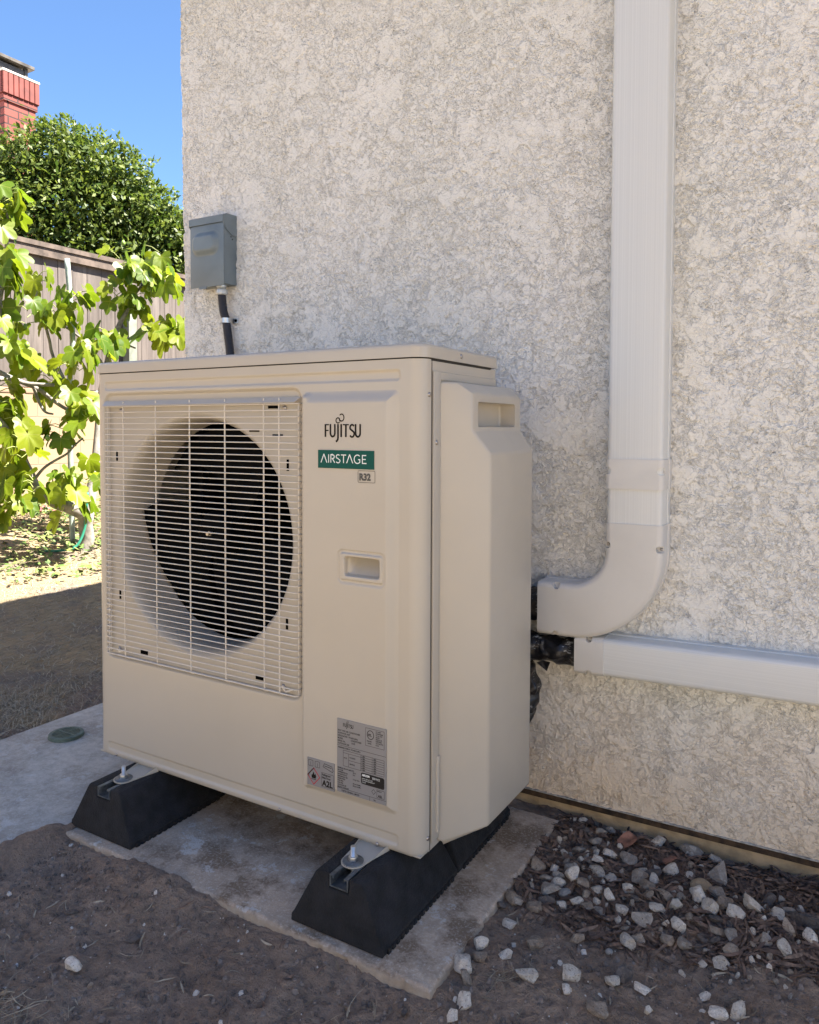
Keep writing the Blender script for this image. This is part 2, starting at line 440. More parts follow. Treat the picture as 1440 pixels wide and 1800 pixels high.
# ---------------------------------------------------------------- heat pump
W, D, ZB, ZT, ZL = .94, .335, .069, 1.051, 1.0235
hp = thing('heat_pump_unit', 'large beige outdoor heat pump with round fan behind a wire grille, on black rubber feet', 'heat pump', (W/2, D/2, ZB))
RC = .030
def sdrr(x, z, x0, x1, z0, z1, r):
    cx_, cz_ = (x0+x1)/2, (z0+z1)/2; qx = np.abs(x-cx_)-(x1-x0)/2+r; qz = np.abs(z-cz_)-(z1-z0)/2+r
    return np.hypot(np.maximum(qx, 0), np.maximum(qz, 0))+np.minimum(np.maximum(qx, qz), 0)-r
FC = (.349, .645); FR = .284
def panel_h(x, z):
    h = np.zeros(np.broadcast(x, z).shape)
    for rr in ((.040, .889, .983, 1.001, .006), (.040, .888, .084, .103, .006)):
        s = sdrr(x, z, *rr); h = h-.0032*sstep(.003, -.003, s)
    s = sdrr(x, z, .039, .652, .322, .972, .022); h = h-.008*sstep(.004, -.004, s)
    s = sdrr(x, z, .657, .889, .143, .964, .012)
    h = np.maximum(h, -.009+0*h)
    pad_ = np.clip(-s/np.where(x < .68, .012, .023), 0, 1)
    pad_ = np.minimum(pad_, 1); pad_s = pad_-.0
    h = h+.0135*sstep(-.08, 1.08, pad_s)*np.where(s < 0, 1, 0)
    # pull handle: rim and scoop
    s1 = sdrr(x, z, .756, .864, .587, .650, .010)
    h = h-.0018*sstep(.0025, .0, s1)+.0030*sstep(-.004, -.0065, s1)
    s2 = sdrr(x, z, .772, .853, .601, .638, .006)
    t = np.clip((z-.601)/.034, 0, 1)
    wx = sstep(.772, .790, x)
    h = h-(.003+.030*t*wx+.008)*sstep(.0012, -.0015, s2)
    # shallow rib at the bottom outside the pad
    return h
def dense(lo, hi, marks, fine=.0011, coarse=.0045, w=.006):
    out = [lo]; 
    while out[-1] < hi:
        x = out[-1]; st = fine if any(abs(x-m_) < w for m_ in marks) else coarse
        out.append(min(hi, x+st))
    return np.array(out)
px = dense(RC, W-RC, [.040, .652, .657, .663, .669, .889, .883, .872, .866, .756, .760, .772, .776, .853, .858, .864])
pz = dense(ZB, ZL-.0015, [.084, .103, .143, .149, .155, .162, .168, .322, .587, .592, .601, .604, .609, .615, .621, .627, .633, .638, .643, .650, .941, .946, .952, .958, .964, .972, .983, 1.001])
cols = [(0, .031, -1, 0), (0, RC, -1, 0)]
for k in range(1, 8): a = R(90*k/8); cols.append((RC-RC*math.cos(a), RC-RC*math.sin(a), -math.cos(a), -math.sin(a)))
nf0 = len(cols)
for x in px: cols.append((x, 0, 0, -1))
nf1 = len(cols)
for k in range(1, 8): a = R(90*k/8); cols.append((W-RC+RC*math.sin(a), RC-RC*math.cos(a), math.sin(a), -math.cos(a)))
cols += [(W, RC, 1, 0), (W, .031, 1, 0)]
cols = np.array(cols)
H = np.zeros((len(cols), len(pz)))
H[nf0:nf1] = panel_h(px[:, None], pz[None, :])
# softly turned bottom edge
edge = -.004*sstep(ZB+.006, ZB, pz); H = H+edge[None, :]
P = np.zeros((len(cols), len(pz), 3))
P[..., 0] = cols[:, 0][:, None]+cols[:, 2][:, None]*H; P[..., 1] = cols[:, 1][:, None]+cols[:, 3][:, None]*H; P[..., 2] = pz[None, :]
dx = P[..., 0]-FC[0]; dz = P[..., 2]-FC[1]; rr = np.hypot(dx, dz)
inside = rr < FR
front = np.zeros_like(inside); front[nf0:nf1] = True; inside &= front
cin = inside[:-1, :-1] & inside[1:, :-1] & inside[1:, 1:] & inside[:-1, 1:]
keep = ~cin
touch = np.zeros_like(inside)
for a_, b__ in ((0, 0), (1, 0), (1, 1), (0, 1)):
    touch[a_:a_+keep.shape[0], b__:b__+keep.shape[1]] |= keep
snap = inside & touch
f_ = np.where(snap, FR/np.maximum(rr, 1e-6), 1)
P[..., 0] = np.where(snap, FC[0]+dx*f_, P[..., 0]); P[..., 2] = np.where(snap, FC[1]+dz*f_, P[..., 2])
fp = obj('front_panel', grid_mesh(P, M_paint, keep=keep), hp)
# bell mouth: lathe
prof = [(.2845, .0085), (.281, .0078), (.277, .009), (.272, .013), (.267, .021), (.2635, .034), (.262, .055), (.262, .118)]
def lathe(prof, c, n=96):
    V = []; Fs = []
    for r_, y in prof:
        for k in range(n): a = 2*math.pi*k/n; V.append((c[0]+r_*math.cos(a), y, c[1]+r_*math.sin(a)))
    for i in range(len(prof)-1):
        for k in range(n): Fs.append((i*n+k, i*n+(k+1) % n, (i+1)*n+(k+1) % n, (i+1)*n+k))
    return V, Fs
V, Fs = lathe(prof, FC); obj('fan_shroud', mesh_from('s', V, Fs, M_paint, True), hp)
# fan
fan = B()
def blade(a0):
    nU, nV = 14, 8; g_ = [[None]*nV for _ in range(nU)]
    for i in range(nU):
        for j in range(nV):
            r_ = .045+(.247-.045)*j/(nV-1); sw = R(95)*(i/(nU-1)) ; lead = .55*(r_/.25)**1.6
            a = a0+sw*(.72+.28*j/(nV-1))+lead
            y = .062+.062*(i/(nU-1))+.012*math.sin(math.pi*i/(nU-1))
            g_[i][j] = fan.bm.verts.new((FC[0]+r_*math.cos(a), y, FC[1]+r_*math.sin(a)))
    for i in range(nU-1):
        for j in range(nV-1): fan.bm.faces.new((g_[i][j], g_[i+1][j], g_[i+1][j+1], g_[i][j+1]))
for k in range(3): blade(R(20+120*k))
fan_me = fan.me(M_fan, 'all')
fo = obj('fan', fan_me, hp)
V, Fs = lathe([(0, .050), (.03, .050), (.046, .054), (.052, .064), (.053, .125)], FC, 40)
obj('fan_hub', mesh_from('h', V, Fs, M_fan, True), fo)
b = B(); b.tube([(FC[0], .043, FC[1]), (FC[0], .051, FC[1])], .006, 6); b.tube([(FC[0], .036, FC[1]), (FC[0], .044, FC[1])], .0045, 10); obj('hub_nut', b.me(M_steel, 40), fo)
# dark innards: motor bracket, coil
b = B(); b.box(.015, .925, .30, .325, .09, 1.01); obj('coil', b.me(M_dark), hp)
b = B(); b.box(.22, .235, .135, .155, .1, 1.0); b.box(.45, .465, .135, .155, .1, 1.0); b.tube([(FC[0], .13, FC[1]), (FC[0], .22, FC[1])], .06, 24); obj('motor_bracket', b.me(M_dark, 40), hp)
b = B(); b.box(.655, .661, .014, .30, .075, 1.015); obj('partition', b.me(M_dark), hp)
# shell
b = B(); b.box(.0012, .0030, .0315, .333, ZB+.002, ZL-.002); obj('left_panel', b.me(M_paint), hp)
b = B(); b.box(W-.0030, W-.0012, .0318, .333, ZB+.002, ZL-.002); b.box(.003, W-.003, .3312, .333, ZB+.002, ZL-.002); obj('side_panel', b.me(M_paint), hp)
b = B(); b.box(.004, W-.004, .004, .331, ZB+.001, ZB+.004); obj('base_pan', b.me(M_paint), hp)
# lid
b = B(); lidp = [(x_, min(y_, D+.002)) for x_, y_ in rrect(-.0022, W+.0022, -.0022, D+.060, RC+.002, 8) if y_ < D+.02]; lidp = [(W+.0022, D-.002), (W-.002, D+.002), (.002, D+.002), (-.0022, D-.002)]+lidp
b.prism(lidp, lambda u, v, t: (u, v, t), ZL+.0012, ZT)
lid_me = b.me(M_paint)
bm = bmesh.new(); bm.from_mesh(lid_me)
es = [e for e in bm.edges if all(v.co.z > ZT-.001 for v in e.verts)]
bmesh.ops.bevel(bm, geom=es, offset=.009, segments=5, profile=.6, affect='EDGES'); bm.to_mesh(lid_me); bm.free()
lid_me.shade_smooth(); lid_me.set_sharp_from_angle(angle=R(40))
lid = obj('lid', lid_me, hp)
b = B(); b.prism(rrect(.001, W-.001, .001, D-.001, RC-.001, 8), lambda u, v, t: (u, v, t), ZL-.004, ZL+.0011); obj('lid_gap', b.me(simple('gap_shadow', (.03, .028, .025), .9)), lid)
def screw(p, nrm, parent, r=.0048, m=None):
    p = Vector(p); n_ = Vector(nrm).normalized()
    b = B(); b.tube([p-n_*.001, p+n_*.0008, p+n_*.0022, p+n_*.0030], [r, r, r*.8, r*.35], 14)
    return obj('screw', b.me(m or M_steel, 60), parent)
for x, z in ((.593, .0765), (.841, .0735), (.070, .0765)): screw((x, -.0002, z), (0, -1, 0), fp, .0042)
screw((W-.001, .0155+.012, .100), (1, 0, 0), fp); screw((W-.001, .018+.0075, .955), (1, 0, 0), fp)
screw((W+.0022, .154, 1.037), (1, 0, 0), lid)
# service cover on the right side
cp = B()
lev = [(.0885, 1.022, 0, 0), (.842, 1.022, 0, 0), (.888, .9925, 0, 0), (.960, .9925, 0, 0), (.982, .966, 0, 0)]
def plan(xr):
    return [(W-.0008, .064), (W+.009, .072), (xr, .072+(xr-W-.009)/.073*.056), (xr, .352), (W+.03, .366), (W-.0008, .372)]
rings = []
for z, xr, _, _2 in lev: rings.append([cp.bm.verts.new((x, y, z)) for x, y in plan(xr)])
for a, b2 in zip(rings[:-1], rings[1:]):
    for k in range(6): cp.bm.faces.new((a[k], a[(k+1) % 6], b2[(k+1) % 6], b2[k]))
for v_, z_ in zip(rings[0], (.075, .075, .100, .095, .080, .075)): v_.co.z = z_
cp.bm.faces.new(rings[0][::-1]); cp.bm.faces.new(rings[-1])
cov = cp.me(M_paint)
cut = B(); cut.box(.955, 1.05, .128, .318, .894, .9440); cutm = bevelled(cut.me(None), .006, 3)
cov = bevelled(cov, .013, 5, 14)
cov = boolean(cov, [cutm]); cov.shade_smooth(); cov.set_sharp_from_angle(angle=R(48))
sc_ = obj('service_cover', cov, hp)
b = B(); b.box(W-.0009, W+.0028, .0375, .0665, .086, 1.0, .001, 2); b.box(W-.0009, W+.0020, .0665, D-.004, .9845, 1.0, .0008, 1)
b.box(W-.0009, W+.002, .0665, D-.004, .0865, .0885, .0005, 1); obj('cover_flange', b.me(M_paint, 40), sc_)
b = B(); b.tube([(W+.0028, .058, .10), (W+.0028, .058, .235), (W+.0028, .061, .25)], .0042, 10); obj('rib', b.me(M_paint, 60), sc_)
screw((W+.0026, .049, .864), (1, 0, 0), sc_)
b = B(); b.box(W-.0012, W-.0002, .0350, .0362, .072, 1.02); obj('panel_seam', b.me(simple('seam_shadow', (.10, .09, .08), .9)), hp)

# wire grille
gl = B(); GY = -.010; gx0, gx1, gz0, gz1 = .0475, .6505, .333, .953
nW = 46
wr = .00135
for i in range(nW):
    z = gz0+(gz1-.012-gz0)*i/(nW-1)
    pts = [(gx0, .006, z), (gx0, GY+.008, z), (gx0+.002, GY+.003, z), (gx0+.007, GY, z), (gx0+.03, GY, z)]+[(gx0+.03+(gx1-gx0-.06)*k/4, GY, z) for k in range(1, 4)]+[(gx1-.03, GY, z), (gx1-.007, GY, z), (gx1-.002, GY+.003, z), (gx1, GY+.008, z), (gx1, .006, z)]
    gl.tube(pts, wr, 6)
gme = gl.me(M_wire, 'all')
gr = obj('fan_grille', gme, hp)
b = B()
for x in (.116, .229, .340, .448, .559, .601): b.tube([(x, .004, gz0-.008), (x, GY+.0036, gz0-.003), (x, GY+.0026, gz0+.004), (x, GY+.0026, gz1-.02), (x, GY+.003, gz1)], .0017, 8)
for x, yy in ((.0505, -.001), (.0505, .004), (.6475, -.001), (.6475, .004)): b.tube([(x, yy, gz0), (x, yy, gz1-.01)], .0015, 8)
b.tube([(.055, .0035, gz0-.006), (.63, .0035, gz0-.006)], .0017, 8); b.tube([(.085, -.004, gz0-.001), (.6, -.004, gz0-.001)], .0015, 8)
obj('grille_stay', b.me(M_wire, 60), gr)
b = B(); b.add([(.046, GY-.003, .9435), (.646, GY-.003, .9445), (.652, .0, .9555), (.042, .0, .9555), (.046, GY-.003, .9425), (.646, GY-.003, .9435), (.652, .002, .9540), (.042, .002, .9540)],
   [(0, 1, 2, 3), (7, 6, 5, 4), (0, 4, 5, 1), (1, 5, 6, 2), (2, 6, 7, 3), (3, 7, 4, 0)]); obj('grille_top_strip', b.me(M_paint), gr)
b = B()
for (x, z, w_, h_) in ((.074, .82, .0028, .011), (.081, .478, .0028, .011), (.612, .813, .0028, .012), (.609, .477, .0028, .012), (.166, .346, .0125, .0045), (.534, .348, .0125, .0045), (.575, .935, .016, .003), (.52, .885, .014, .0025), (.585, .875, .014, .0025)):
    b = B(); b.box(x-w_, x+w_, .0068, .0084, z-h_, z+h_); obj('slot', b.me(M_dark), fp)
for x, z in ((.09, .932), (.604, .933), (.077, .342), (.598, .341)): screw((x, .0075, z), (0, -1, 0), fp, .0055)
for x, z in ((.090, .345), (.615, .342)):
    b = B(); b.tube([(x-.012, .002, z-.002), (x, -.004, z-.006), (x+.012, .002, z-.002)], .0022, 8); obj('grille_clip', b.me(M_wire, 60), gr)
b = B(); b.tube([(.58, .10, .60), (.58, .118, .60)], .016, 20); b.tube([(.58, .094, .60), (.58, .10, .60)], .006, 12); obj('motor_mount', b.me(M_steel, 40), hp)

# ---- lettering
def ribbon(b, pts, w, y, scale=1, ox=0, oz=0, sx=1):
    pts = [Vector((p[0]*sx*scale+ox, p[1]*scale+oz)) for p in pts]
    L = []; n = len(pts)
    for i, p in enumerate(pts):
        d0 = (p-pts[i-1]).normalized() if i else None; d1 = (pts[i+1]-p).normalized() if i < n-1 else None
        d = ((d0 or d1)+(d1 or d0)).normalized(); k = 1/max(.5, d.dot(d1 or d0)); nn = Vector((-d.y, d.x))*w/2*k
        L.append((p+nn, p-nn))
    vs = [(b.bm.verts.new((q[0].x, y, q[0].y)), b.bm.verts.new((q[1].x, y, q[1].y))) for q in L]
    for i in range(n-1): b.bm.faces.new((vs[i][0], vs[i][1], vs[i+1][1], vs[i+1][0]))
def arc(cx, cz, rx, rz, a0, a1, n=14): return [(cx+rx*math.cos(R(a0+(a1-a0)*k/n)), cz+rz*math.sin(R(a0+(a1-a0)*k/n))) for k in range(n+1)]
def solidify(me, t=.0004):
    return me
M_ink = simple('black_ink', (.014, .011, .008), .6, Specular_IOR_Level=.15)
def logo(b, x0, z0, h, y, wk=1):
    """brand word mark: seven letters, cap height h, with the looped sign over the J"""
    s = h; w = .155*h*wk; t = w*.62
    X = [0, .50, 1.10, 1.50, 1.72, 2.33, 2.86]
    r = lambda pts, ww=w, ox=0: ribbon(b, pts, ww, y, s, x0+ox*s, z0)
    r([(.08, 0), (.08, 1)], w, X[0]); r([(.08, .95), (.42, .95)], t, X[0]); r([(.08, .50), (.38, .50)], t, X[0])
    r([(.06, 1), (.06, .35)]+arc(.27, .30, .21, .27, 180, 360)+[(.48, 1)], w*.95, X[1])
    r([(.14, 1), (.14, 0), (.12, -.18), (.04, -.30), (-.06, -.36)], w, X[2]+.04)
    r([(.06, 1), (.06, 0)], w, X[3]+.02)
    r([(.30, 0), (.30, .95)], w, X[4]); r([(0.02, .95), (.58, .95)], t, X[4])
    r(arc(.24, .72, .19, .23, 30, 200, 9)+[(.12, .58), (.36, .42)]+arc(.23, .26, .20, .25, 20, -150, 9), w*.92, X[5]+.03)
    r([(.06, 1), (.06, .35)]+arc(.27, .30, .21, .27, 180, 360)+[(.48, 1)], w*.95, X[6])
    r(arc(1.28, 1.28, .19, .20, -40, -325, 18)[::1]+[(1.40, 1.36), (1.47, 1.22)]+arc(1.62, 1.50, .22, .27, 235, 500, 18), t*.9)
Y0 = -.0139
b = B(); logo(b, .7235, .8735, .0255, Y0)
badge = obj('brand_badge', b.me(M_ink), hp)
M_green = simple('teal_badge', (.001, .075, .058), .5, var=.02, Specular_IOR_Level=.2); M_white = simple('white_ink', (.75, .78, .76), .5, var=0)
b = B(); b.box(.708, .841, -.0150, -.0133, .8115, .8475); gb = obj('series_badge', b.me(M_green), hp)
b = B(); yy = -.01512; sx0 = .7155; hh = .0165; z0 = .8225
def L(ch, x):
    r = lambda pts, w_=.0019: ribbon(b, pts, w_, yy, hh, sx0+x, z0)
    if ch == 'A': r([(0, 0), (.42, 1), (.45, 1), (.88, 0)])
    if ch == 'I': r([(.1, 0), (.1, 1)])
    if ch == 'R': r([(.08, 0), (.08, .96), (.34, .96)]+arc(.34, .73, .24, .23, 90, -90, 8)+[(.2, .50)]); r([(.3, .5), (.66, 0)])
    if ch == 'S': r(arc(.33, .74, .27, .24, 40, 215, 9)+[(.24, .56), (.46, .42)]+arc(.33, .25, .29, .24, 25, -150, 9))
    if ch == 'T': r([(0, .96), (.74, .96)]); r([(.37, .96), (.37, 0)])
    if ch == 'G': r(arc(.5, .5, .46, .5, 45, 320, 16)+[(.84, .46), (.60, .46)])
    if ch == 'E': r([(.62, .96), (.08, .96), (.08, .03), (.66, .03)]); r([(.08, .5), (.56, .5)])
xx = 0
for ch, adv in zip('AIRSTAGE', (.0172, .0058, .0133, .0125, .0135, .0172, .0185, .0)):
    L(ch, xx); xx += adv
obj('lettering', b.me(M_white), gb)

def text(s, x, z, size, y, m, parent, sx=1, bold=0, name='lettering', align='LEFT', rotz=None):
    c = bpy.data.curves.new('t', 'FONT'); c.body = s; c.size = size; c.align_x = align; c.offset = bold; c.resolution_u = 3
    o = bpy.data.objects.new('t', c); C.objects.link(o); dg = bpy.context.evaluated_depsgraph_get(); dg.update()
    me = bpy.data.meshes.new_from_object(o.evaluated_get(dg)); bpy.data.objects.remove(o); bpy.data.curves.remove(c)
    me.transform(Matrix(((sx, 0, 0, x), (0, 0, -1, y), (0, 1, 0, z), (0, 0, 0, 1))))
    me.materials.clear(); me.materials.append(m)
    return me
def merge(mes, m):
    bm = bmesh.new()
    for q in mes: bm.from_mesh(q)
    me = bpy.data.meshes.new('m'); bm.to_mesh(me); bm.free(); me.materials.append(m)
    for p_ in me.polygons: p_.material_index = 0
    return me
M_ink2 = simple('grey_ink', (.07, .07, .065), .5)
b = B()
loop_ = rrect(.804, .843, .786, .8085, .002, 3); loop_.append(loop_[0]); ribbon(b, loop_, .0009, -.01395)
fr_ = b.me(M_ink2); rb = obj('refrigerant_badge', merge([fr_, text('R32', .8065, .7905, .0180, -.01396, M_ink2, None, .92, .0009)], M_ink2), hp)
# data plate
M_foil = simple('silver_label', (.25, .25, .26), .42, .25, var=.03)
dp = B(); dp.box(.755, .8705, -.0148, -.0133, .164, .3125); dplate = obj('data_plate', dp.me(M_foil), hp)
ti = []; yy = -.01492
def tx(s, x, z, size, sx=.9, bold=.00012): ti.append(text(s, x, z, size, yy, M_ink, None, sx, bold))
def line(b, x0, z0, x1, z1, w_=.0006): ribbon(b, [(x0, z0), (x1, z1)], w_, yy)
b = B()
logo(b, .7695, .298, .0072, yy, 1.1)
def frame(x0, x1, z0, z1, w_=.0006):
    for a in ((x0, z0, x1, z0), (x0, z1, x1, z1), (x0, z0, x0, z1), (x1, z0, x1, z1)): line(b, *a, w_)
frame(.823, .866, .272, .307)
ribbon(b, arc(.8345, .2945, .0075, .0085, 0, 360, 24), .0013, yy)
tx('ETL', .8285, .2918, .0062, .85, .0003); tx('Intertek', .8262, .2805, .0042, .8); tx('LISTED', .828, .2762, .0032)
for k, s_ in enumerate(('AC UNIT', 'CONFORMS', 'TO UL STD', '60335-1', '60335-2-40', 'CERTIFIED', 'TO CSA STD', 'C22.2')): tx(s_, .8465, .3025-.0038*k, .0034)
for k, s_ in enumerate(('SPLIT TYPE AIR CONDITIONER', 'OUTDOOR UNIT', 'DESIGNATED 1 PHASE 60Hz', 'MODEL', 'SERIAL No.', 'OUTDOOR USE')): tx(s_, .7565, .2875-.0052*k, .0046, .85)
tx('CONDITIONER', .788, .2720, .0046, .8); tx('DATE', .79, .2668, .0042, .8)
line(b, .755, .2590, .8705, .2590); tx('PERMISSIBLE ENERGY / POWER SUPPLY', .7575, .2535, .0040, .78)
frame(.770, .866, .2190, .2505); line(b, .8125, .2190, .8125, .2505, .001); line(b, .8385, .219, .8385, .2505); line(b, .783, .219, .783, .2455)
for k in range(1, 7): line(b, .8125, .2190+.0045*k, .866, .2190+.0045*k)
line(b, .770, .2455, .8125, .2455); line(b, .783, .2325, .8125, .2325)
tx('COOLING', .785, .2375, .0038, .8); tx('HEATING', .785, .2245, .0038, .8); tx('VOLTS', .7712, .2345, .0034, .8)
for k in range(7):
    tx('208V', .8155, .2198+.0045*k, .0034, .9); tx('230V', .8415, .2198+.0045*k, .0034, .9)
for k, s_ in enumerate(('MINIMUM CIRCUIT AMPACITY', 'MAX FUSE', 'COMPRESSOR RLA', 'FAN MOTOR FLA', 'REFRIGERANT R32', 'DESIGN PRESS', 'HIGH SIDE', 'LOW SIDE', 'OUTDOOR USE', 'MADE IN THAILAND')): tx(s_, .7562, .2120-.0043*k, .0038, .78)
for k, s_ in enumerate(('23.5 A', '25 A', '', '1.9 kg / 4.2 lb', '', '604 psi 4.2 MPa', '320 psi 2.2 MPa')): tx(s_, .793, .2085-.0043*k, .0037, .78)
line(b, .755, .1725, .8705, .1725); line(b, .833, .164, .833, .1725); tx('FUJITSU GENERAL LIMITED', .766, .1667, .0046, .78); tx('No.', .842, .1667, .004)
ribbon(b, [(.8375, .1840), (.8420, .1890), (.8465, .1840), (.8420, .1790), (.8375, .1840)], .0007, yy)
tx('A2L', .8525, .1765, .0062, .9, .0003); frame(.8495, .8665, .1750, .1905); tx('Refrigerant', .8502, .1870, .0028, .8)
ti.append(b.me(M_ink)); obj('print', merge(ti, M_ink), dplate)
b = B(); b.prism(rrect(.8125, .8665, .1935, .2160, .0035, 4), lambda u, v, t: (u, t, v), -.01500, -.0148); bk = obj('black_sticker', b.me(simple('black_sticker', (.008, .008, .01), .35)), dplate)
ti = [text(s_, x_, z_, s2, -.01508, M_white, None, .82, bo) for s_, x_, z_, s2, bo in (('AIRCON', .815, .2095, .0056, .0003), ('SERVICE', .8385, .2080, .0060, .0), ('SAFETY GROUP CLASS', .815, .2035, .0030, 0), ('FLAMMABLE REFRIGERANT', .815, .2000, .0030, 0), ('A2L USE', .815, .1962, .003, 0))]
obj('print', merge(ti, M_white), bk)
# warning sticker
b = B(); b.box(.6800, .7480, -.0148, -.0133, .1600, .2165); ws = obj('warning_sticker', b.me(M_foil), hp)
b = B(); cx_, cz_ = .6965, .1800
ribbon(b, [(cx_-.0150, cz_), (cx_, cz_+.0168), (cx_+.0150, cz_), (cx_, cz_-.0168), (cx_-.0150, cz_), (cx_, cz_+.0168)], .0019, yy)
obj('diamond', b.me(simple('red_ink', (.42, .02, .04), .5)), ws)
ti = []; b = B()
fl = [(-.0050, -.0055), (-.0060, -.0005), (-.0040, .0030), (-.0030, .0008), (-.0012, .0085), (.0008, .0050), (.0015, .0015), (.0040, .0048), (.0060, .0000), (.0048, -.0055)]
vs = [b.bm.verts.new((cx_+u, yy, cz_+v+.001)) for u, v in fl]; b.bm.faces.new(vs)
line(b, cx_-.006, cz_-.0065, cx_+.006, cz_-.0065, .0012)
for x_ in (.6830, .7000): 
    frame(x_, x_+.0115, .2000, .2120, .0007); line(b, x_+.0058, .2010, x_+.0058, .2085, .0007)
ribbon(b, [(.7200, .2050), (.7235, .2120), (.7420, .2095), (.7455, .2010), (.7430, .1985), (.7200, .2050)], .0010, yy); line(b, .7235, .2075, .741, .2060, .0012)
frame(.7160, .7460, .1640, .1925, .0006)
tx('Refrigerant', .7175, .1870, .0055, .85, .0002); tx('Safety Group', .7175, .1812, .0055, .72, .0002); tx('A2L', .7180, .1660, .0165, .95, .0006)
ti.append(b.me(M_ink)); obj('print', merge(ti, M_ink), ws)
# ---- mounting tabs of the unit, rubber feet, bolts
TOPZ = .0655
for fxc in (.178, .829):
    b = B()
    poly = [(fxc+.0235*math.cos(R(a)), -.066+.0225*math.sin(R(a))) for a in range(190, 351, 16)]+[(fxc+.028, -.040), (fxc+.038, .004), (fxc-.030, .004), (fxc-.0255, -.045)]
    b.prism(poly, lambda u, v, t: (u, v, t), TOPZ+.0005, TOPZ+.0028)
    z_ = TOPZ+.002
    b.add([(fxc+.028, -.036, z_), (fxc+.038, .004, z_), (fxc+.038, .004, ZB+.010), (fxc+.032, -.014, z_+.006)], [(0, 1, 2, 3)])
    b.add([(fxc-.0255, -.045, z_), (fxc-.030, .004, z_), (fxc-.030, .004, ZB+.006), (fxc-.028, -.018, z_+.004)], [(0, 1, 2, 3)])
    b.add([(fxc-.030, .004, z_), (fxc+.038, .004, z_), (fxc+.038, .005, ZB+.010), (fxc-.030, .005, ZB+.016)], [(0, 1, 2, 3)])
    obj('mounting_tab', b.me(M_paint, 40), hp)
def rubber_foot(xc, label):
    t = thing('rubber_foot', label, 'rubber foot', (xc, .16, G), 'black rubber feet carrying the heat pump')
    hb, ht, sl = .103, .049, .0225     # half widths bottom, top, slot
    z0, z1 = G+.0006, TOPZ
    def block(y0, y1, s0, s1):
        b = B()
        pr = [(-hb, z0), (hb, z0), (hb, z0+.014), (hb-.004, z0+.018), (ht+.006, z1-.006), (ht, z1), (sl, z1), (sl, z1-.026), (-sl, z1-.026), (-sl, z1), (-ht, z1), (-ht-.006, z1-.006), (-hb+.004, z0+.018), (-hb, z0+.014)]
        ny = 2
        def ring(y, s): return [b.bm.verts.new((xc+u, y+s*(w_-z0)/(z1-z0), w_)) for u, w_ in pr]
        a, c = ring(y0, s0), ring(y1, s1); n = len(pr)
        for i in range(n): b.bm.faces.new((a[i], a[(i+1) % n], c[(i+1) % n], c[i]))
        for rg, fl in ((a, False), (c, True)):
            for f in ((0, 1, 2, 3, 4, 7, 8, 11, 12, 13), (4, 5, 6, 7), (8, 9, 10, 11)):
                f = [rg[i] for i in f]; b.bm.faces.new(f if fl else f[::-1])
        return bevelled(b.me(M_rubber), .0025, 2, 25)
    obj('rubber_block', block(-.131, .166, .014, -.020), t)
    obj('rubber_block', block(.168, .452, .020, -.012), t)
    for ya, nn in ((-.115, 17), (.190, 16)):
        b = B(); b.box(xc+hb-.001, xc+hb+.0010, ya, ya+.0155*nn-.006, z0, z0+.008)
        for k in range(nn): b.box(xc+hb-.001, xc+hb+.0035, ya+k*.0155, ya+k*.0155+.009, z0, z0+.009)
        obj('toothed_edge', b.me(M_rubber), t)
    b = B(); y0, y1 = -.119, .40
    th = .0026; hw = .0205; zt = z1+.0002; zb = z1-.0225
    outer = [(-hw, zb), (hw, zb), (hw, zt), (hw-.009, zt), (hw-.009, zt-.006), (hw-.009+th, zt-.006), (hw-.009+th, zt-th), (hw-th, zt-th), (hw-th, zb+th), (-hw+th, zb+th), (-hw+th, zt-th), (-hw+.009-th, zt-th), (-hw+.009-th, zt-.006), (-hw+.009, zt-.006), (-hw+.009, zt), (-hw, zt)]
    b.prism(outer, lambda u, v, t_: (xc+u, t_, v), y0, y1)
    obj('steel_channel', b.me(M_galv), t)
    bx, by = xc+({True: .004, False: -.004}[xc < .5]), -.066
    bl = B(); zz = TOPZ+.0029
    pts = []; rs = []
    for k in range(60): pts.append((bx, by, TOPZ-.018+k*.00085)); rs.append(.0048 if k % 2 else .0041)
    bl.tube(pts, rs, 12); bo = obj('anchor_bolt', bl.me(M_zinc, 30), t)
    b = B(); b.tube([(bx, by, zz), (bx, by, zz+.0020)], .0205, 28); obj('washer', bevelled(b.me(M_galv), .0005, 1), bo)
    b = B(); b.tube([(bx, by, zz+.0021), (bx, by, zz+.0105)], .0092, 6); obj('nut', bevelled(b.me(M_zinc), .0008, 2), bo)
    return t
rubber_foot(.174, 'black rubber foot under the left end of the heat pump, half on the slab edge')
rubber_foot(.833, 'black rubber foot under the right corner of the heat pump, nearest the camera')

# ---------------------------------------------------------------- disconnect box and its conduit
db = thing('disconnect_box', 'small grey metal electrical disconnect box on the stucco near the house corner', 'electrical box', (-.084, .528, 1.33))
bd = .058
def bxf(x, d): return (x, WY(x)-d)
def wallbox(b, x0, x1, d0, d1, z0, z1, bev=.0015):
    m = Matrix.Translation((0, WY(x0), 0)) @ Matrix.Rotation(math.atan(.0216), 4, 'Z') @ Matrix.Translation((-x0, 0, 0))
    b.box(x0, x1, -d1, -d0, z0, z1, bev, 2, mtx=Matrix.Translation((x0, 0, 0)) @ Matrix.Translation((0, WY(x0), 0)) @ Matrix.Rotation(math.atan(.0216), 4, 'Z') @ Matrix.Translation((-x0, 0, 0)))
b = B(); wallbox(b, -.151, -.017, -.004, bd-.004, 1.330, 1.528); obj('box_body', b.me(M_greybox, 40), db)
b = B(); wallbox(b, -.1525, -.0155, bd-.0035, bd, 1.323, 1.512, .001)
e = B(); 
door = b.me(M_greybox, 40); dr = obj('box_door', door, db)
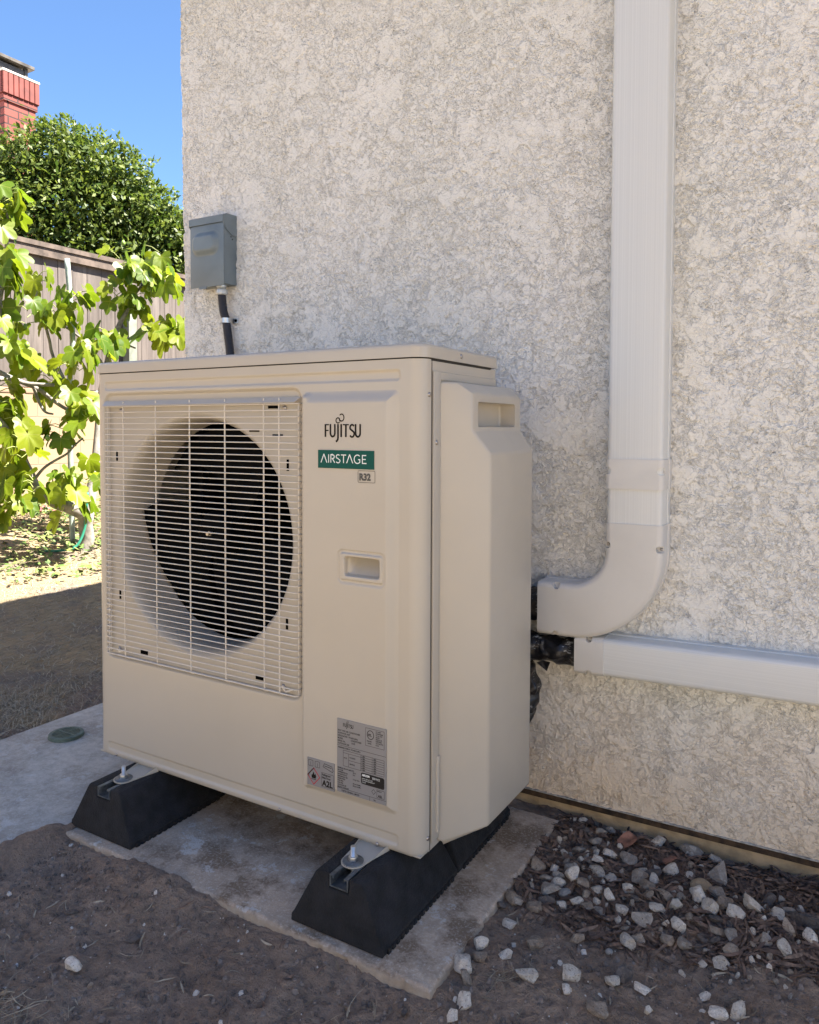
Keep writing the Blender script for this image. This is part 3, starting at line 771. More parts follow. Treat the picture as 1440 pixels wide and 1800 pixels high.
# raised oval pressed in the door
N1, N2 = 50, 36
ux = np.linspace(-.148, -.026, N1); uz = np.linspace(1.412, 1.497, N2); XX, ZZ = np.meshgrid(ux, uz, indexing='ij')
s_ = sdrr(XX, ZZ, -.144, -.030, 1.418, 1.491, .030); hh_ = .013*sstep(.001, -.018, s_)
P = np.stack([XX, WY(XX)-bd-.0004-hh_, ZZ], -1); kp = (s_ < .003); kp = kp[:-1, :-1] | kp[1:, 1:]
obj('pressed_grip', grid_mesh(P, M_greybox, keep=kp), dr)
b = B(); x0_, x1_ = -.154, -.0135
pr = [(.0, 1.543), (.045, 1.541), (bd+.003, 1.534), (bd+.003, 1.5135), (bd+.001, 1.5135), (bd+.001, 1.531), (0, 1.535)]
b.prism(pr, lambda u, v, t_: (t_, WY(t_)-u, v), x0_, x1_)
for xx_ in (x0_, x1_-.0012):
    b.prism([(.0, 1.541), (bd+.003, 1.533), (bd+.003, 1.513), (.045, 1.492), (.022, 1.480), (0, 1.478)], lambda u, v, t_: (t_, WY(t_)-u, v), xx_, xx_+.0013)
obj('hinged_top', b.me(M_greybox, 30), db)
b = B()
for u, v in ((.022, 1.497), (.024, 1.475), (.018, 1.468)): b.tube([(-.0172, WY(0)-u, v), (-.0160, WY(0)-u, v)], .0022, 8)
obj('rivet', b.me(M_dark), db)
b = B(); wallbox(b, -.115, -.085, bd-.001, bd+.002, 1.3175, 1.3250, .0005); obj('hasp', b.me(M_greybox), db)

cd = thing('flexible_conduit', 'black flexible conduit running down the wall from the grey box behind the heat pump', 'conduit', (-.045, .50, 1.32))
cp_ = [(-.047, 1.318, .030), (-.047, 1.29, .029), (-.044, 1.25, .026), (-.039, 1.222, .021), (-.031, 1.17, .020), (-.022, 1.12, .022), (-.012, 1.05, .028), (.0, .95, .04), (.02, .80, .06), (.05, .6, .08), (.08, .4, .12), (.1, .3, .17)]
def catmull(P_, n=12):
    P_ = [Vector(p) for p in P_]; out = []
    for i in range(len(P_)-1):
        a = P_[max(i-1, 0)]; b_ = P_[i]; c = P_[i+1]; d = P_[min(i+2, len(P_)-1)]
        for k in range(n):
            t = k/n; out.append(.5*((2*b_)+(-a+c)*t+(2*a-5*b_+4*c-d)*t*t+(-a+3*b_-3*c+d)*t**3))
    out.append(P_[-1]); return out
pts = catmull([(x, WY(x)-d-.002, z) for x, z, d in cp_], 26)
# even spacing for the corrugation
rs = []; acc = 0; dd = [0]
for a, c in zip(pts[:-1], pts[1:]): dd.append(dd[-1]+(c-a).length)
S = np.arange(0, dd[-1], .0011); arr = np.array([tuple(p) for p in pts])
pts2 = np.stack([np.interp(S, dd, arr[:, k]) for k in range(3)], 1)
rs = [.0128+.0009*math.cos(s*2*math.pi/.0044) for s in S]
b = B(); b.tube(pts2.tolist(), rs, 14); obj('conduit_tube', b.me(simple('black_conduit', (.022, .024, .034), .45, bump=.1), 'all'), cd)
b = B(); cxn = -.047; cyn = WY(cxn)-.032
b.tube([(cxn, cyn, 1.331), (cxn, cyn, 1.322)], .0165, 8); obj('lock_nut', bevelled(b.me(M_zinc), .001, 2), cd)
b = B(); b.tube([(cxn, cyn, 1.321), (cxn, cyn, 1.318), (cxn, cyn, 1.315)], [.0145, .0145, .0180], 24); b.tube([(cxn, cyn, 1.3148), (cxn, cyn, 1.302), (cxn, cyn, 1.299)], [.0185, .0185, .0160], 8)
obj('gland', bevelled(b.me(simple('connector_white', (.62, .63, .60), .4, .3)), .0008, 2), cd)
b = B(); xs_ = -.039; ys_ = WY(xs_)-.023
ring = [(xs_+.0145*math.cos(R(a)), ys_+.0145*math.sin(R(a))) for a in range(-200, 30, 12)]
for i in range(len(ring)-1):
    (a0, a1), (b0_, b1_) = ring[i], ring[i+1]
    b.add([(a0, a1, 1.214), (b0_, b1_, 1.214), (b0_, b1_, 1.229), (a0, a1, 1.229)], [(0, 1, 2, 3)])
b.box(xs_+.012, xs_+.034, WY(xs_)-.0060, WY(xs_)-.0045, 1.214, 1.229, .0004, 1)
obj('strap', b.me(M_zinc, 30), cd)
b = B(); b.tube([(xs_+.0255, WY(xs_)-.009, 1.2215), (xs_+.0255, WY(xs_)-.005, 1.2215)], .0048, 6); obj('strap_screw', b.me(M_dark, 30), cd)

# ---------------------------------------------------------------- pipe ducts on the wall
def duct_profile(hw, d, r=.011, lip=.0022, n=5):
    """section: u across, v off the wall"""
    p = [(-hw-lip, -.004), (-hw-lip, .019), (-hw, .020)]
    for k in range(n+1): a = R(180-90*k/n); p.append((-hw+r+r*math.cos(a), d-r+r*math.sin(a)))
    for k in range(n+1): a = R(90-90*k/n); p.append((hw-r+r*math.cos(a), d-r+r*math.sin(a)))
    p += [(hw, .020), (hw+lip, .019), (hw+lip, -.004)]
    return p
def notch_cutters(lst):
    out = []
    for p, ax in lst:
        b = B(); a = Vector(ax)
        b.tube([Vector(p)-a*.012, Vector(p)+a*.030], .0085, 16); out.append(b.me(None))
    return out
def stadium(x, z, ax, r=.0076, depth=.016, dv=.077):
    pts = []; a0 = math.degrees(math.atan2(ax[1], ax[0]))
    for k in range(13): a = R(a0+90+180*k/12); pts.append((x+r*math.cos(a), z+r*math.sin(a)))
    a = R(a0-90); pts.append((x+r*math.cos(a)+.03*ax[0], z+r*math.sin(a)+.03*ax[1])); a = R(a0+90); pts.append((x+r*math.cos(a)+.03*ax[0], z+r*math.sin(a)+.03*ax[1]))
    c_ = B(); y0_ = WY(x)-dv+depth
    c_.prism(pts, lambda u, v, t: (u, t, v), y0_-.04, y0_); return c_.me(None)
XV = 1.2105; HW = .0625; DV = .076
vd = thing('wall_duct', 'tall white plastic pipe duct running up the stucco wall and bending left to the unit', 'pipe duct', (XV, .556, .4))
b = B(); b.prism(duct_profile(HW-.002, DV-.002), lambda u, v, t: (XV+u, WY(XV+u)-v, t), .662, 2.75); obj('straight_channel', b.me(M_pvc_v, 40), vd)
b = B(); b.prism(duct_profile(HW+.0008, DV+.0012), lambda u, v, t: (XV+u, WY(XV+u)-v, t), .756, .8235)
cpl = b.me(M_pvc)
cuts = []
for sx_ in (-1, 1): cuts.append(stadium(XV+sx_*(HW-.006), .797, (sx_, 0), dv=DV))
cpl = boolean(cpl, cuts); cpl.shade_smooth(); cpl.set_sharp_from_angle(angle=R(40)); cp1 = obj('coupling', cpl, vd)
def dscrew(p, n_, parent): return screw(p, n_, parent, .0036, M_steel)
for sx_ in (-1, 1): xx_ = XV+sx_*(HW-.004); dscrew((xx_, WY(xx_)-DV+.0150, .797), (0, -1, 0), cp1)
# elbow swept through a quarter turn
EC = (XV+HW-.21, .612); RM = .21-HW
path = [(XV, .678, 0)]+[(XV, .645, 0)]
secs = []
for z_ in (.678, .645): secs.append((XV, z_, 1, 0))
for k in range(19): a = R(-90*k/18); secs.append((EC[0]+RM*math.cos(a), EC[1]+RM*math.sin(a), math.cos(a), math.sin(a)))
secs.append((.990, EC[1]-RM, 0, -1))
prof_e = duct_profile(HW+.0006, DV+.0008, .014)
b = B(); rings = []
for x_, z_, ux_, uz_ in secs:
    rings.append([b.bm.verts.new((x_+u*ux_, WY(x_+u*ux_)-v, z_+u*uz_)) for u, v in prof_e])
n = len(prof_e)
for a_, c_ in zip(rings[:-1], rings[1:]):
    for i in range(n): b.bm.faces.new((a_[i], a_[(i+1) % n], c_[(i+1) % n], c_[i]))
b.bm.faces.new(rings[0]); b.bm.faces.new(rings[-1][::-1])
elb = b.me(M_pvc)
cuts = []
for x_, z_, ax in ((XV+HW-.006, .625, (1, 0)), (XV-HW+.006, .628, (-1, 0)), (1.035, EC[1]-RM+HW-.006, (0, 1)), (1.035, EC[1]-RM-HW+.006, (0, -1))): cuts.append(stadium(x_, z_, ax, dv=DV))
elb = boolean(elb, cuts); elb.shade_smooth(); elb.set_sharp_from_angle(angle=R(42)); el = obj('elbow', elb, vd)
for x_, z_ in ((XV+HW-.004, .625), (XV-HW+.004, .628)): dscrew((x_, WY(x_)-DV+.0150, z_), (0, -1, 0), el)

hd = thing('level_duct', 'white plastic pipe duct running level to the right just above the wall base', 'pipe duct', (1.2, .556, .36))
def hz(x): return .3635+.0225*(x-1.08)
b = B(); hp_ = duct_profile(.0435, .070, .012)
b.prism(hp_, lambda u, v, t: (t, WY(t)-v, hz(t)+u), 1.140, 2.6); obj('straight_channel', b.me(M_pvc_h, 40), hd)
b = B(); b.prism(duct_profile(.0450, .0722, .013), lambda u, v, t: (t, WY(t)-v, hz(t)+u), 1.079, 1.1465)
col = b.me(M_pvc); cuts = []
for sg in (-1, 1): cuts.append(stadium(1.1125, hz(1.1125)+sg*.040, (0, sg), dv=.071))
cut = B(); cut.box(1.07, 1.10, .47, .60, hz(1.08)-.038, hz(1.08)+.038)
col = boolean(col, cuts); col.shade_smooth(); col.set_sharp_from_angle(angle=R(42)); cl_ = obj('end_collar', col, hd)
dscrew((1.1125, WY(1.11)-.0555, hz(1.11)+.0415), (0, -1, 0), cl_)

# black taped pipes between the ducts and the unit
def m_tape():
    n = NT('taped_pipe'); v = n.pos()
    w = n.noise(n.mp(v, (60, 60, 240), (.5, .3, .4)), 1, 4, .8); reg = n.noise(v, 26, 2)
    pr_ = n.ma('MULTIPLY', n.mr(w, .56, .60), n.mr(reg, .53, .57))
    n.col(n.mix(n.ma('MULTIPLY', pr_, .8), (.010, .010, .012), (.40, .42, .44))); n.p(Roughness=.32)
    n.bump(n.noise(v, 45, 4, .6), .8, .006); return n.m
M_tape = m_tape()
def lumpy(pts, r, seed, n=20):
    b = B(); P_ = catmull(pts, 10); b.tube(P_, r, n)
    me = b.me(M_tape, 'all')
    for v in me.vertices:
        v.co += Vector((mnoise.noise(v.co*40+Vector((seed, 0, 0))), mnoise.noise(v.co*40+Vector((0, seed, 0))), mnoise.noise(v.co*40+Vector((0, 0, seed)))))*.012
    return me
obj('pipe_bundle', lumpy([(.991, .520, .463), (.975, .519, .463), (.95, .510, .462), (.92, .48, .45), (.88, .44, .42), (.84, .36, .38)], .038, 3),
    label='black taped pipe bundle coming out of the upper duct elbow behind the unit', cat='pipe')
lp = obj('pipe_bundle', lumpy([(1.0795, .520, .360), (1.06, .518, .360), (1.03, .513, .358), (.98, .51, .362), (.93, .50, .37), (.88, .46, .39), (.84, .40, .40)], .031, 9),
    label='black taped pipe bundle entering the open end of the level duct', cat='pipe')
b = B(); b.add([(1.0, .49, .335), (1.02, .485, .335), (1.012, .484, .312), (.985, .487, .328)], [(0, 1, 2, 3)]); obj('tape_tail', b.me(M_tape), lp)
obj('insulated_hose', lumpy([(.93, .50, .34), (.945, .512, .30), (.955, .515, .25), (.95, .515, .21), (.93, .51, .17), (.90, .49, .15)], .026, 14),
    label='dark wrapped hose hanging behind the right edge of the unit below the pipes', cat='hose')

# ---------------------------------------------------------------- drain grate
dg_ = thing('drain_grate', 'round green plastic drain grate set in the concrete path', 'drain grate', (-.414, .2, -.052))
b = B(); c0 = (-.414, .200); zz = -.0515
for k in range(40):
    a0, a1 = 2*math.pi*k/40, 2*math.pi*(k+1)/40; q = lambda r_, a, z_: (c0[0]+r_*math.cos(a), c0[1]+r_*math.sin(a), z_)
    b.add([q(.052, a0, zz), q(.052, a1, zz), q(.050, a1, zz+.009), q(.050, a0, zz+.009), q(.040, a1, zz+.010), q(.040, a0, zz+.010), q(.039, a1, zz+.002), q(.039, a0, zz+.002)], [(0, 1, 2, 3), (3, 2, 4, 5), (5, 4, 6, 7)])
M_drain = simple('drain_plastic', (.11, .155, .12), .6, var=.2, vs=40)
obj('rim', b.me(M_drain, 40), dg_)
b = B(); b.box(c0[0]-.040, c0[0]+.040, c0[1]-.003, c0[1]+.003, zz+.002, zz+.0105); b.box(c0[0]-.003, c0[0]+.003, c0[1]-.04, c0[1]+.04, zz+.002, zz+.0100)
for k in range(-4, 5):
    if k == 0: continue
    x_ = k*.0088; h_ = math.sqrt(.041**2-x_**2); b.box(c0[0]+x_-.0024, c0[0]+x_+.0024, c0[1]-h_, c0[1]+h_, zz+.003, zz+.0095)
obj('bars', b.me(M_drain), dg_)
b = B(); b.tube([(c0[0], c0[1], zz), (c0[0], c0[1], zz+.001)], .040, 30); obj('drain_hole', b.me(M_dark), dg_)
# ---------------------------------------------------------------- stones
M_st = {}
def m_stone(key, c1, c2, c3, rough=.75):
    n = NT('stone_'+key); v = n.n('TexCoord').outputs['Object']; oi = n.n('ObjectInfo').outputs['Random']
    wv = n.n('VectorMath', operation='ADD'); n.set(wv.inputs[0], v); n.set(wv.inputs[1], oi)
    a = n.noise(wv.outputs[0], 2.6, 6, .7, .5); f = n.noise(wv.outputs[0], 9, 5, .75)
    c = n.mix(n.mr(a, .4, .62), c1, c2); c = n.mix(n.mr(f, .54, .66), c, c3)
    hsv = n.n('HueSaturation'); n.set(hsv.inputs['Color'], c); n.set(hsv.inputs['Value'], n.mr(oi, 0, 1, .75, 1.15)); n.col(hsv.outputs[0])
    n.p(Roughness=rough); n.bump(n.noise(wv.outputs[0], 7, 6, .7), .6, .05); return n.m
STM = {'L': m_stone('pale', (.64, .55, .45), (.80, .73, .63), (.26, .19, .13)), 'G': m_stone('grey', (.30, .25, .205), (.44, .38, .315), (.52, .46, .39)),
       'B': m_stone('brown', (.30, .23, .17), (.44, .36, .28), (.16, .12, .09)), 'D': m_stone('dark', (.09, .075, .068), (.15, .125, .11), (.22, .18, .15)),
       'T': m_stone('tan', (.36, .26, .16), (.44, .33, .21), (.28, .2, .13), .5), 'S': m_stone('smooth', (.30, .29, .28), (.42, .40, .38), (.22, .21, .2), .5)}
def stone_mesh(seed, smooth=False):
    bm = bmesh.new(); bmesh.ops.create_icosphere(bm, subdivisions=4, radius=.5)
    r = random.Random(seed)
    pl = [(Vector((r.gauss(0, 1), r.gauss(0, 1), r.gauss(0, 1))).normalized(), r.uniform(.30, .42) if smooth else r.uniform(.235, .38)) for _ in range(5 if smooth else 13)]
    ax = Vector((1, r.uniform(.62, .85), r.uniform(.5, .7)))
    for v in bm.verts:
        c = v.co.copy()
        if not smooth:
            for n_, d in pl:
                k = c.dot(n_)-d
                if k > 0: c -= n_*k*.985
            c *= 1.28
        nn = mnoise.noise(c*3+Vector((seed, 0, 0)))*.06+(mnoise.noise(c*9+Vector((0, seed, 0)))*.035 if not smooth else 0)
        c *= 1+nn; v.co = Vector((c.x*ax.x, c.y*ax.y, c.z*ax.z))
    me = bpy.data.meshes.new('stone'); bm.to_mesh(me); bm.free(); me.shade_smooth(); return me
protos = {}
for key in STM:
    protos[key] = []
    for k in range(4 if key in 'LGBD' else 2):
        me = stone_mesh(hash_ := {'L': 1, 'G': 21, 'B': 41, 'D': 61, 'T': 81, 'S': 101}[key]+k*3, key in 'TS'); me.materials.append(STM[key]); protos[key].append(me)
ROCKS = """1.069,0.525,0.0155,L 1.087,0.536,0.018,L 1.156,0.575,0.0247,G 1.188,0.566,0.0142,L 1.114,0.48,0.0199,D 1.141,0.5,0.0249,G 1.098,0.435,0.0108,G 1.116,0.409,0.024,G 1.143,0.463,0.0294,G 1.179,0.432,0.0334,L 1.219,0.439,0.034,G 1.133,0.372,0.0178,L 1.147,0.379,0.014,G 1.165,0.389,0.0258,L 1.063,0.292,0.0345,B 1.092,0.269,0.0261,G 1.098,0.305,0.0252,L 1.114,0.289,0.0226,L 1.123,0.317,0.0228,G 1.133,0.337,0.0184,L 1.143,0.289,0.0335,L 1.174,0.348,0.0329,L 1.176,0.305,0.0134,G 1.209,0.342,0.0279,L 1.142,0.24,0.027,S 1.113,0.229,0.0371,G 1.121,0.259,0.0244,L 1.169,0.279,0.0265,B 1.2,0.277,0.0262,L 1.181,0.253,0.026,B 1.121,0.193,0.0256,D 1.149,0.202,0.0221,L 1.108,0.167,0.0317,B 1.069,0.16,0.0256,G 1.17,0.224,0.0257,L 1.193,0.229,0.0255,B 1.218,0.224,0.0231,G 1.226,0.269,0.028,L 1.257,0.248,0.0261,L 1.255,0.217,0.0165,L 1.253,0.312,0.0262,L 1.256,0.376,0.0361,B 1.258,0.406,0.0229,L 1.278,0.435,0.0176,L 1.279,0.399,0.0363,D 1.315,0.429,0.0342,L 1.291,0.371,0.0276,L 1.28,0.338,0.0351,B 1.324,0.32,0.0343,B 1.294,0.304,0.0206,B 1.275,0.285,0.0162,D 1.33,0.385,0.0177,G 1.349,0.43,0.0226,L 1.264,0.568,0.0358,L 1.318,0.605,0.0239,G 1.338,0.574,0.039,G 1.337,0.543,0.0384,L 1.384,0.554,0.0324,L 1.417,0.531,0.0279,D 1.403,0.452,0.0494,G 1.38,0.391,0.0415,T 1.411,0.393,0.0303,B 1.376,0.359,0.0379,L 1.352,0.337,0.018,G 1.347,0.303,0.0337,L 1.315,0.273,0.0284,L 1.382,0.32,0.0147,L 1.374,0.285,0.0248,B 1.404,0.322,0.0375,L 1.424,0.357,0.0402,B 1.421,0.297,0.0307,D 1.449,0.329,0.035,L 1.481,0.365,0.0416,L 1.5,0.407,0.0339,D 1.503,0.385,0.0146,L 1.52,0.366,0.0349,L 1.54,0.397,0.0249,G 1.364,0.246,0.0303,L 1.352,0.209,0.0258,B 1.382,0.212,0.0276,G 1.401,0.216,0.0176,D 1.406,0.242,0.0179,D 1.423,0.245,0.0218,D 1.427,0.267,0.03,B 1.447,0.295,0.0182,D 1.454,0.273,0.0299,G 1.484,0.293,0.0159,L 1.455,0.232,0.033,B 1.444,0.198,0.0362,L 1.418,0.217,0.0175,G 1.507,0.278,0.0235,G 1.542,0.327,0.0358,B 1.537,0.27,0.0308,L 1.576,0.323,0.0314,L 1.57,0.372,0.0405,D 1.292,0.159,0.0335,L 1.303,0.186,0.0239,B 1.301,0.237,0.037,G 1.272,0.198,0.0162,G 1.267,0.114,0.0162,S 1.147,0.056,0.0351,B 1.205,0.117,0.027,B 1.163,-0.026,0.0349,L 1.229,0.006,0.033,L 1.232,-0.02,0.0198,L 1.293,0.045,0.0264,L 1.303,0.073,0.0305,D 1.338,0.06,0.0262,L 1.358,0.019,0.0182,L 1.291,-0.028,0.0331,B 1.485,0.087,0.0279,L 1.457,0.067,0.0278,L 1.389,0.142,0.0113,L 1.432,0.101,0.018,L 1.056,-0.059,0.0398,L 1.066,-0.003,0.028,L 1.077,-0.028,0.0274,B 1.076,-0.084,0.0265,B 1.093,-0.126,0.0324,L 1.088,-0.16,0.0234,L 1.112,0.002,0.0239,L 1.086,0.087,0.0274,L 1.063,0.16,0.033,B 1.051,0.131,0.0244,D 1.018,-0.194,0.0168,D 0.467,-0.409,0.0319,L 0.333,-0.314,0.0242,D 0.486,-0.298,0.027,D 0.525,-0.419,0.0106,B 0.423,-0.508,0.0138,T"""
ADJ = {'L': 'pale quartz', 'G': 'grey', 'B': 'brown', 'D': 'dark', 'T': 'smooth tan', 'S': 'smooth light grey'}
SPECIAL = {(1.056, -.059): 'largest pale rounded stone beside the right front edge of the pad, just off its corner',
 (1.093, -.126): 'pale blocky stone at the bottom edge of the photo in front of the pad corner', (1.088, -.16): 'pale stone half out of the bottom edge, left of the blocky one',
 (1.066, -.003): 'flat pale stone touching the top of a brown one beside the pad edge', (1.077, -.028): 'brownish stone between the flat pale stone and the large rounded one',
 (1.163, -.026): 'long cream stone lying alone on bare soil, beside the dry grass tuft', (1.229, .006): 'pale wedge shaped stone, upper half of a touching pair on bare soil',
 (1.232, -.02): 'small pale stone touching the lower tip of the wedge shaped stone', (1.147, .056): 'angular brown stone alone on the soil right of the pad corner',
 (1.205, .117): 'small orange brown stone alone between the bare soil and the gravel', (1.303, .073): 'dark blue grey flat stone on bare soil in the foreground',
 (1.293, .045): 'thin pale stone touching the dark flat stone', (1.338, .06): 'speckled white stone right of the dark flat stone', (1.358, .019): 'small white chip below the speckled white stone',
 (1.291, -.028): 'long striped olive brown stone on edge at the bottom of the photo', (1.485, .087): 'white flat stone at the bottom right on bare soil', (1.457, .067): 'half buried pale stone left of the flat white one at the bottom right',
 (1.292, .159): 'oval white stone lying just outside the lower edge of the gravel', (1.267, .114): 'tiny smooth light pebble alone on the soil below the gravel',
 (1.38, .391): 'smooth tan oval river stone in the middle of the gravel', (1.403, .452): 'large flat grey stone on the bark behind the tan river stone',
 (1.427, .267): 'brown stone below the dark smooth stones of the gravel', (1.444, .198): 'speckled white stone at the lowest edge of the gravel', (1.337, .543): 'tall pale stone leaning on grey ones near the wall',
 (1.384, .554): 'upright white stone on bark closest to the wall, right of the leaning group', (1.264, .568): 'white flat stone on bark by the wall, alone above the gravel', (1.338, .574): 'bluish grey stone resting behind a tall pale one near the wall',
 (1.481, .365): 'large white flat stone at the right side of the gravel', (1.57, .372): 'dark broad stone at the right edge of the photo', (1.576, .323): 'white stone at the right edge of the photo',
 (.467, -.409): 'single pale wedge stone lying on the soil at the lower left', (.333, -.314): 'flat dark clod on the soil left of the pad front', (.486, -.298): 'dark flat clod in the middle of the soil left of the pad',
 (.423, -.508): 'small yellowish pebble at the lower left edge', (.525, -.419): 'tiny brown pebble beside the pale wedge stone', (1.018, -.194): 'dark clod right in front of the pad at the bottom edge', (1.063, .16): 'brown stone against the right side of the pad', (1.051, .131): 'dark stone against the right side of the pad',
 (1.112, .002): 'small pale stone on soil right of the pile at the pad corner', (1.086, .087): 'small pale stone near twigs beside the pad', (1.076, -.084): 'brown stone behind the pale blocky stone at the pad corner',
 (1.156, .575): 'grey stone against the wall at the back of the bed', (1.449, .329): 'boxy white stone beside the dark smooth stone', (1.376, .359): 'white speckled stone leaning on the tan river stone',
 (1.063, .292): 'long brown stone at the pad side corner of the gravel', (1.143, .289): 'largest cream stone in the left part of the gravel', (1.324, .32): 'brown banded stone in the middle of the gravel',
 (1.537, .27): 'long white stone at the lower right of the gravel', (1.542, .327): 'tall brown stone at the right of the gravel', (1.253, .312): 'pale stone in the middle of the gravel left of the brown one'}
rr_ = random.Random(3); used = set(); ROCKO = []
def gz1(x, y): return float(ground_z(np.array([x]), np.array([y]))[0])
def size_word(s): return 'tiny' if s < .018 else 'small' if s < .027 else 'medium' if s < .034 else 'large'
for rec in ROCKS.split():
    x, y, s, k = rec.split(','); x, y, s = float(x), float(y), float(s)*1.02
    lab = SPECIAL.get((x, y)); yy2 = min(y, WY(x)-.6*s-.004)
    o = bpy.data.objects.new('stone', rr_.choice(protos[k])); C.objects.link(o)
    flat = .55 if (k in 'D' and x < 1) else 1
    zb = gz1(x, yy2)
    o.location = (x, yy2, zb+s*.20*flat+.002); o.scale = (s*1.08, s*1.08, s*flat*rr_.uniform(.9, 1.2))
    o.rotation_euler = (rr_.uniform(-.5, .5), rr_.uniform(-.5, .5), rr_.uniform(0, 6.28))
    o['category'] = 'stone'; o['group'] = 'stones on the soil and in the gravel bed beside the pad'
    if not lab:
        lab = '%s %s stone %s, %s' % (size_word(s), ADJ[k], 'beside the pad' if x < 1.17 else 'mid gravel bed' if x < 1.36 else 'right half of gravel bed', 'wall side' if y > .36 else 'soil side' if y < .26 else 'central row')
    o['label'] = lab; used.add(lab); ROCKO.append((x, o))
fill = random.Random(77)
for _ in range(60):
    while True:
        x = fill.uniform(1.07, 1.56); y = fill.uniform(.20, .47)-.04*(x > 1.4)
        if all(math.hypot(x-o_.location.x, y-o_.location.y) > (o_.scale.x+.018)*.48 for _x, o_ in ROCKO): break
    k = fill.choice('LLGBLL'); s = fill.uniform(.010, .021)
    o = bpy.data.objects.new('pebble', fill.choice(protos[k])); C.objects.link(o)
    o.location = (x, y, gz1(x, y)+s*.25); o.scale = (s, s, s); o.rotation_euler = (fill.uniform(0, 6), fill.uniform(0, 6), fill.uniform(0, 6))
    o['category'] = 'pebble'; o['group'] = 'little filler pebbles between the stones of the gravel bed'
    o['label'] = 'little %s pebble %s, %s' % (ADJ[k], 'left half of gravel bed' if x < 1.23 else 'mid gravel bed' if x < 1.4 else 'right half of gravel bed', 'wall side' if y > .38 else 'soil side' if y < .28 else 'central row')
    ROCKO.append((x, o))
byl = {}
for x, o in ROCKO: byl.setdefault(o['label'], []).append((x, o))
ORD = ['leftmost', 'second from left', 'third from left', 'fourth from left', 'fifth from left', 'sixth from left', 'seventh from left', 'eighth from left', 'ninth from left', 'tenth from left', 'eleventh from left', 'twelfth from left', '13th from left', '14th from left', '15th from left', '16th from left', '17th from left']
for lab, lst in byl.items():
    if len(lst) > 1:
        for i, (x, o) in enumerate(sorted(lst, key=lambda t: t[0])): o['label'] = (lab+', '+(ORD[i] if i < len(lst)-1 else 'rightmost'))

# ---------------------------------------------------------------- small litter
def in_bed(x, y):
    # bark bed: wall on one side, slanting lower edge on the other
    edge = .18+.05*math.sin(x*9)+.04*mnoise.noise(Vector((x*12, 3, 0)))
    return x > 1.03 and edge < y < WY(x)-.004
def strips(n, region, lmin, lmax, wmin, wmax, zoff, seed, curl=.3, tilt=.25):
    r = random.Random(seed); V = []; Fs = []; c = 0; t = 0
    while c < n and t < n*30:
        t += 1; x, y = region(r)
        if x is None: continue
        L_ = r.uniform(lmin, lmax); w_ = r.uniform(wmin, wmax); a = r.uniform(0, 6.283); bend = r.uniform(-curl, curl); ti = r.uniform(-tilt, tilt)
        z = zoff+r.uniform(0, .006); k = 4; base = len(V); px_, py_ = x, y; zz_ = z
        rl = r.uniform(-.8, .8)
        for i in range(k+1):
            ww = w_*(1-.75*abs(2*i/k-1)**2)/2; nx, ny = -math.sin(a), math.cos(a)
            V.append((px_+nx*ww, py_+ny*ww, zz_+ww*rl)); V.append((px_-nx*ww, py_-ny*ww, zz_-ww*rl))
            px_ += math.cos(a)*L_/k; py_ += math.sin(a)*L_/k; zz_ += ti*L_/k; a += bend
        for i in range(k): Fs.append((base+2*i, base+2*i+1, base+2*i+3, base+2*i+2))
        c += 1
    A = np.array(V); A[:, 2] += ground_z(A[:, 0], A[:, 1])
    return A, Fs
def mstuff(name, A, Fs, mats, label, cat, seed=0, solid=0, shade=False):
    me = bpy.data.meshes.new(name); me.from_pydata(A.tolist(), [], Fs)
    for m_ in mats: me.materials.append(m_)
    r = random.Random(seed)
    per = 4
    for i, p_ in enumerate(me.polygons): p_.material_index = (hash((i//per)*7919+seed) // 7) % len(mats)
    if shade: me.shade_smooth()
    return obj(name, me, label=label, cat=cat, kind='stuff')
M_b1 = simple('bark_dark', (.105, .066, .048), .85, var=.3, vs=120); M_b2 = simple('bark_mid', (.20, .125, .088), .8, var=.3, vs=120); M_b3 = simple('bark_light', (.27, .18, .125), .8, var=.3, vs=120)
M_straw = simple('dry_straw', (.42, .35, .25), .7, var=.2, vs=60); M_straw2 = simple('dry_straw_brown', (.26, .20, .13), .8, var=.2, vs=60)
def bed(r):
    x, y = r.uniform(1.03, 2.0), r.uniform(.1, .58)
    dens = 1 if (x > 1.25 and y > .36) or x > 1.42 else .45
    return (x, y) if in_bed(x, y) and r.random() < dens else (None, None)
A, Fs = strips(7000, bed, .018, .055, .003, .0075, .002, 1, .18, .2)
mstuff('bark_mulch', A, Fs, [M_b1, M_b1, M_b2, M_b2, M_b3], 'shredded brown bark mulch lying between the stones and the wall', 'bark mulch', 1)
def near_soil(r):
    x, y = r.uniform(-.1, 1.9), r.uniform(-.8, .5)
    if .07 < x < 1.06 and -.165 < y: return None, None
    if x < .1 and y > -.30: return None, None
    return x, y
A, Fs = strips(1100, near_soil, .006, .040, .0010, .0034, .0015, 2, .25, .05)
mstuff('twig_litter', A, Fs, [M_b2, M_b3, M_straw2, M_straw], 'scattered bark bits and twigs lying on the bare dark soil', 'twigs', 2)
A, Fs = strips(110, near_soil, .03, .09, .0006, .0011, .003, 3, .55, .05)
def corner(r): 
    x, y = r.gauss(.42, .07), r.gauss(-.56, .05); return x, y
A2, F2 = strips(220, corner, .03, .10, .0006, .0012, .003, 4, .5, .2)
def tuft(r): return r.gauss(1.13, .012), r.gauss(-.045, .010)
A3, F3 = strips(40, tuft, .02, .05, .0008, .0014, .002, 5, .3, .7)
o1, o2 = len(A), len(A)+len(A2)
mstuff('dry_roots', np.vstack([A, A2, A3]), Fs+[tuple(i+o1 for i in f) for f in F2]+[tuple(i+o2 for i in f) for f in F3], [M_straw, M_straw, M_straw2], 'thin dry root and straw threads on the soil in the foreground', 'dry roots', 3)
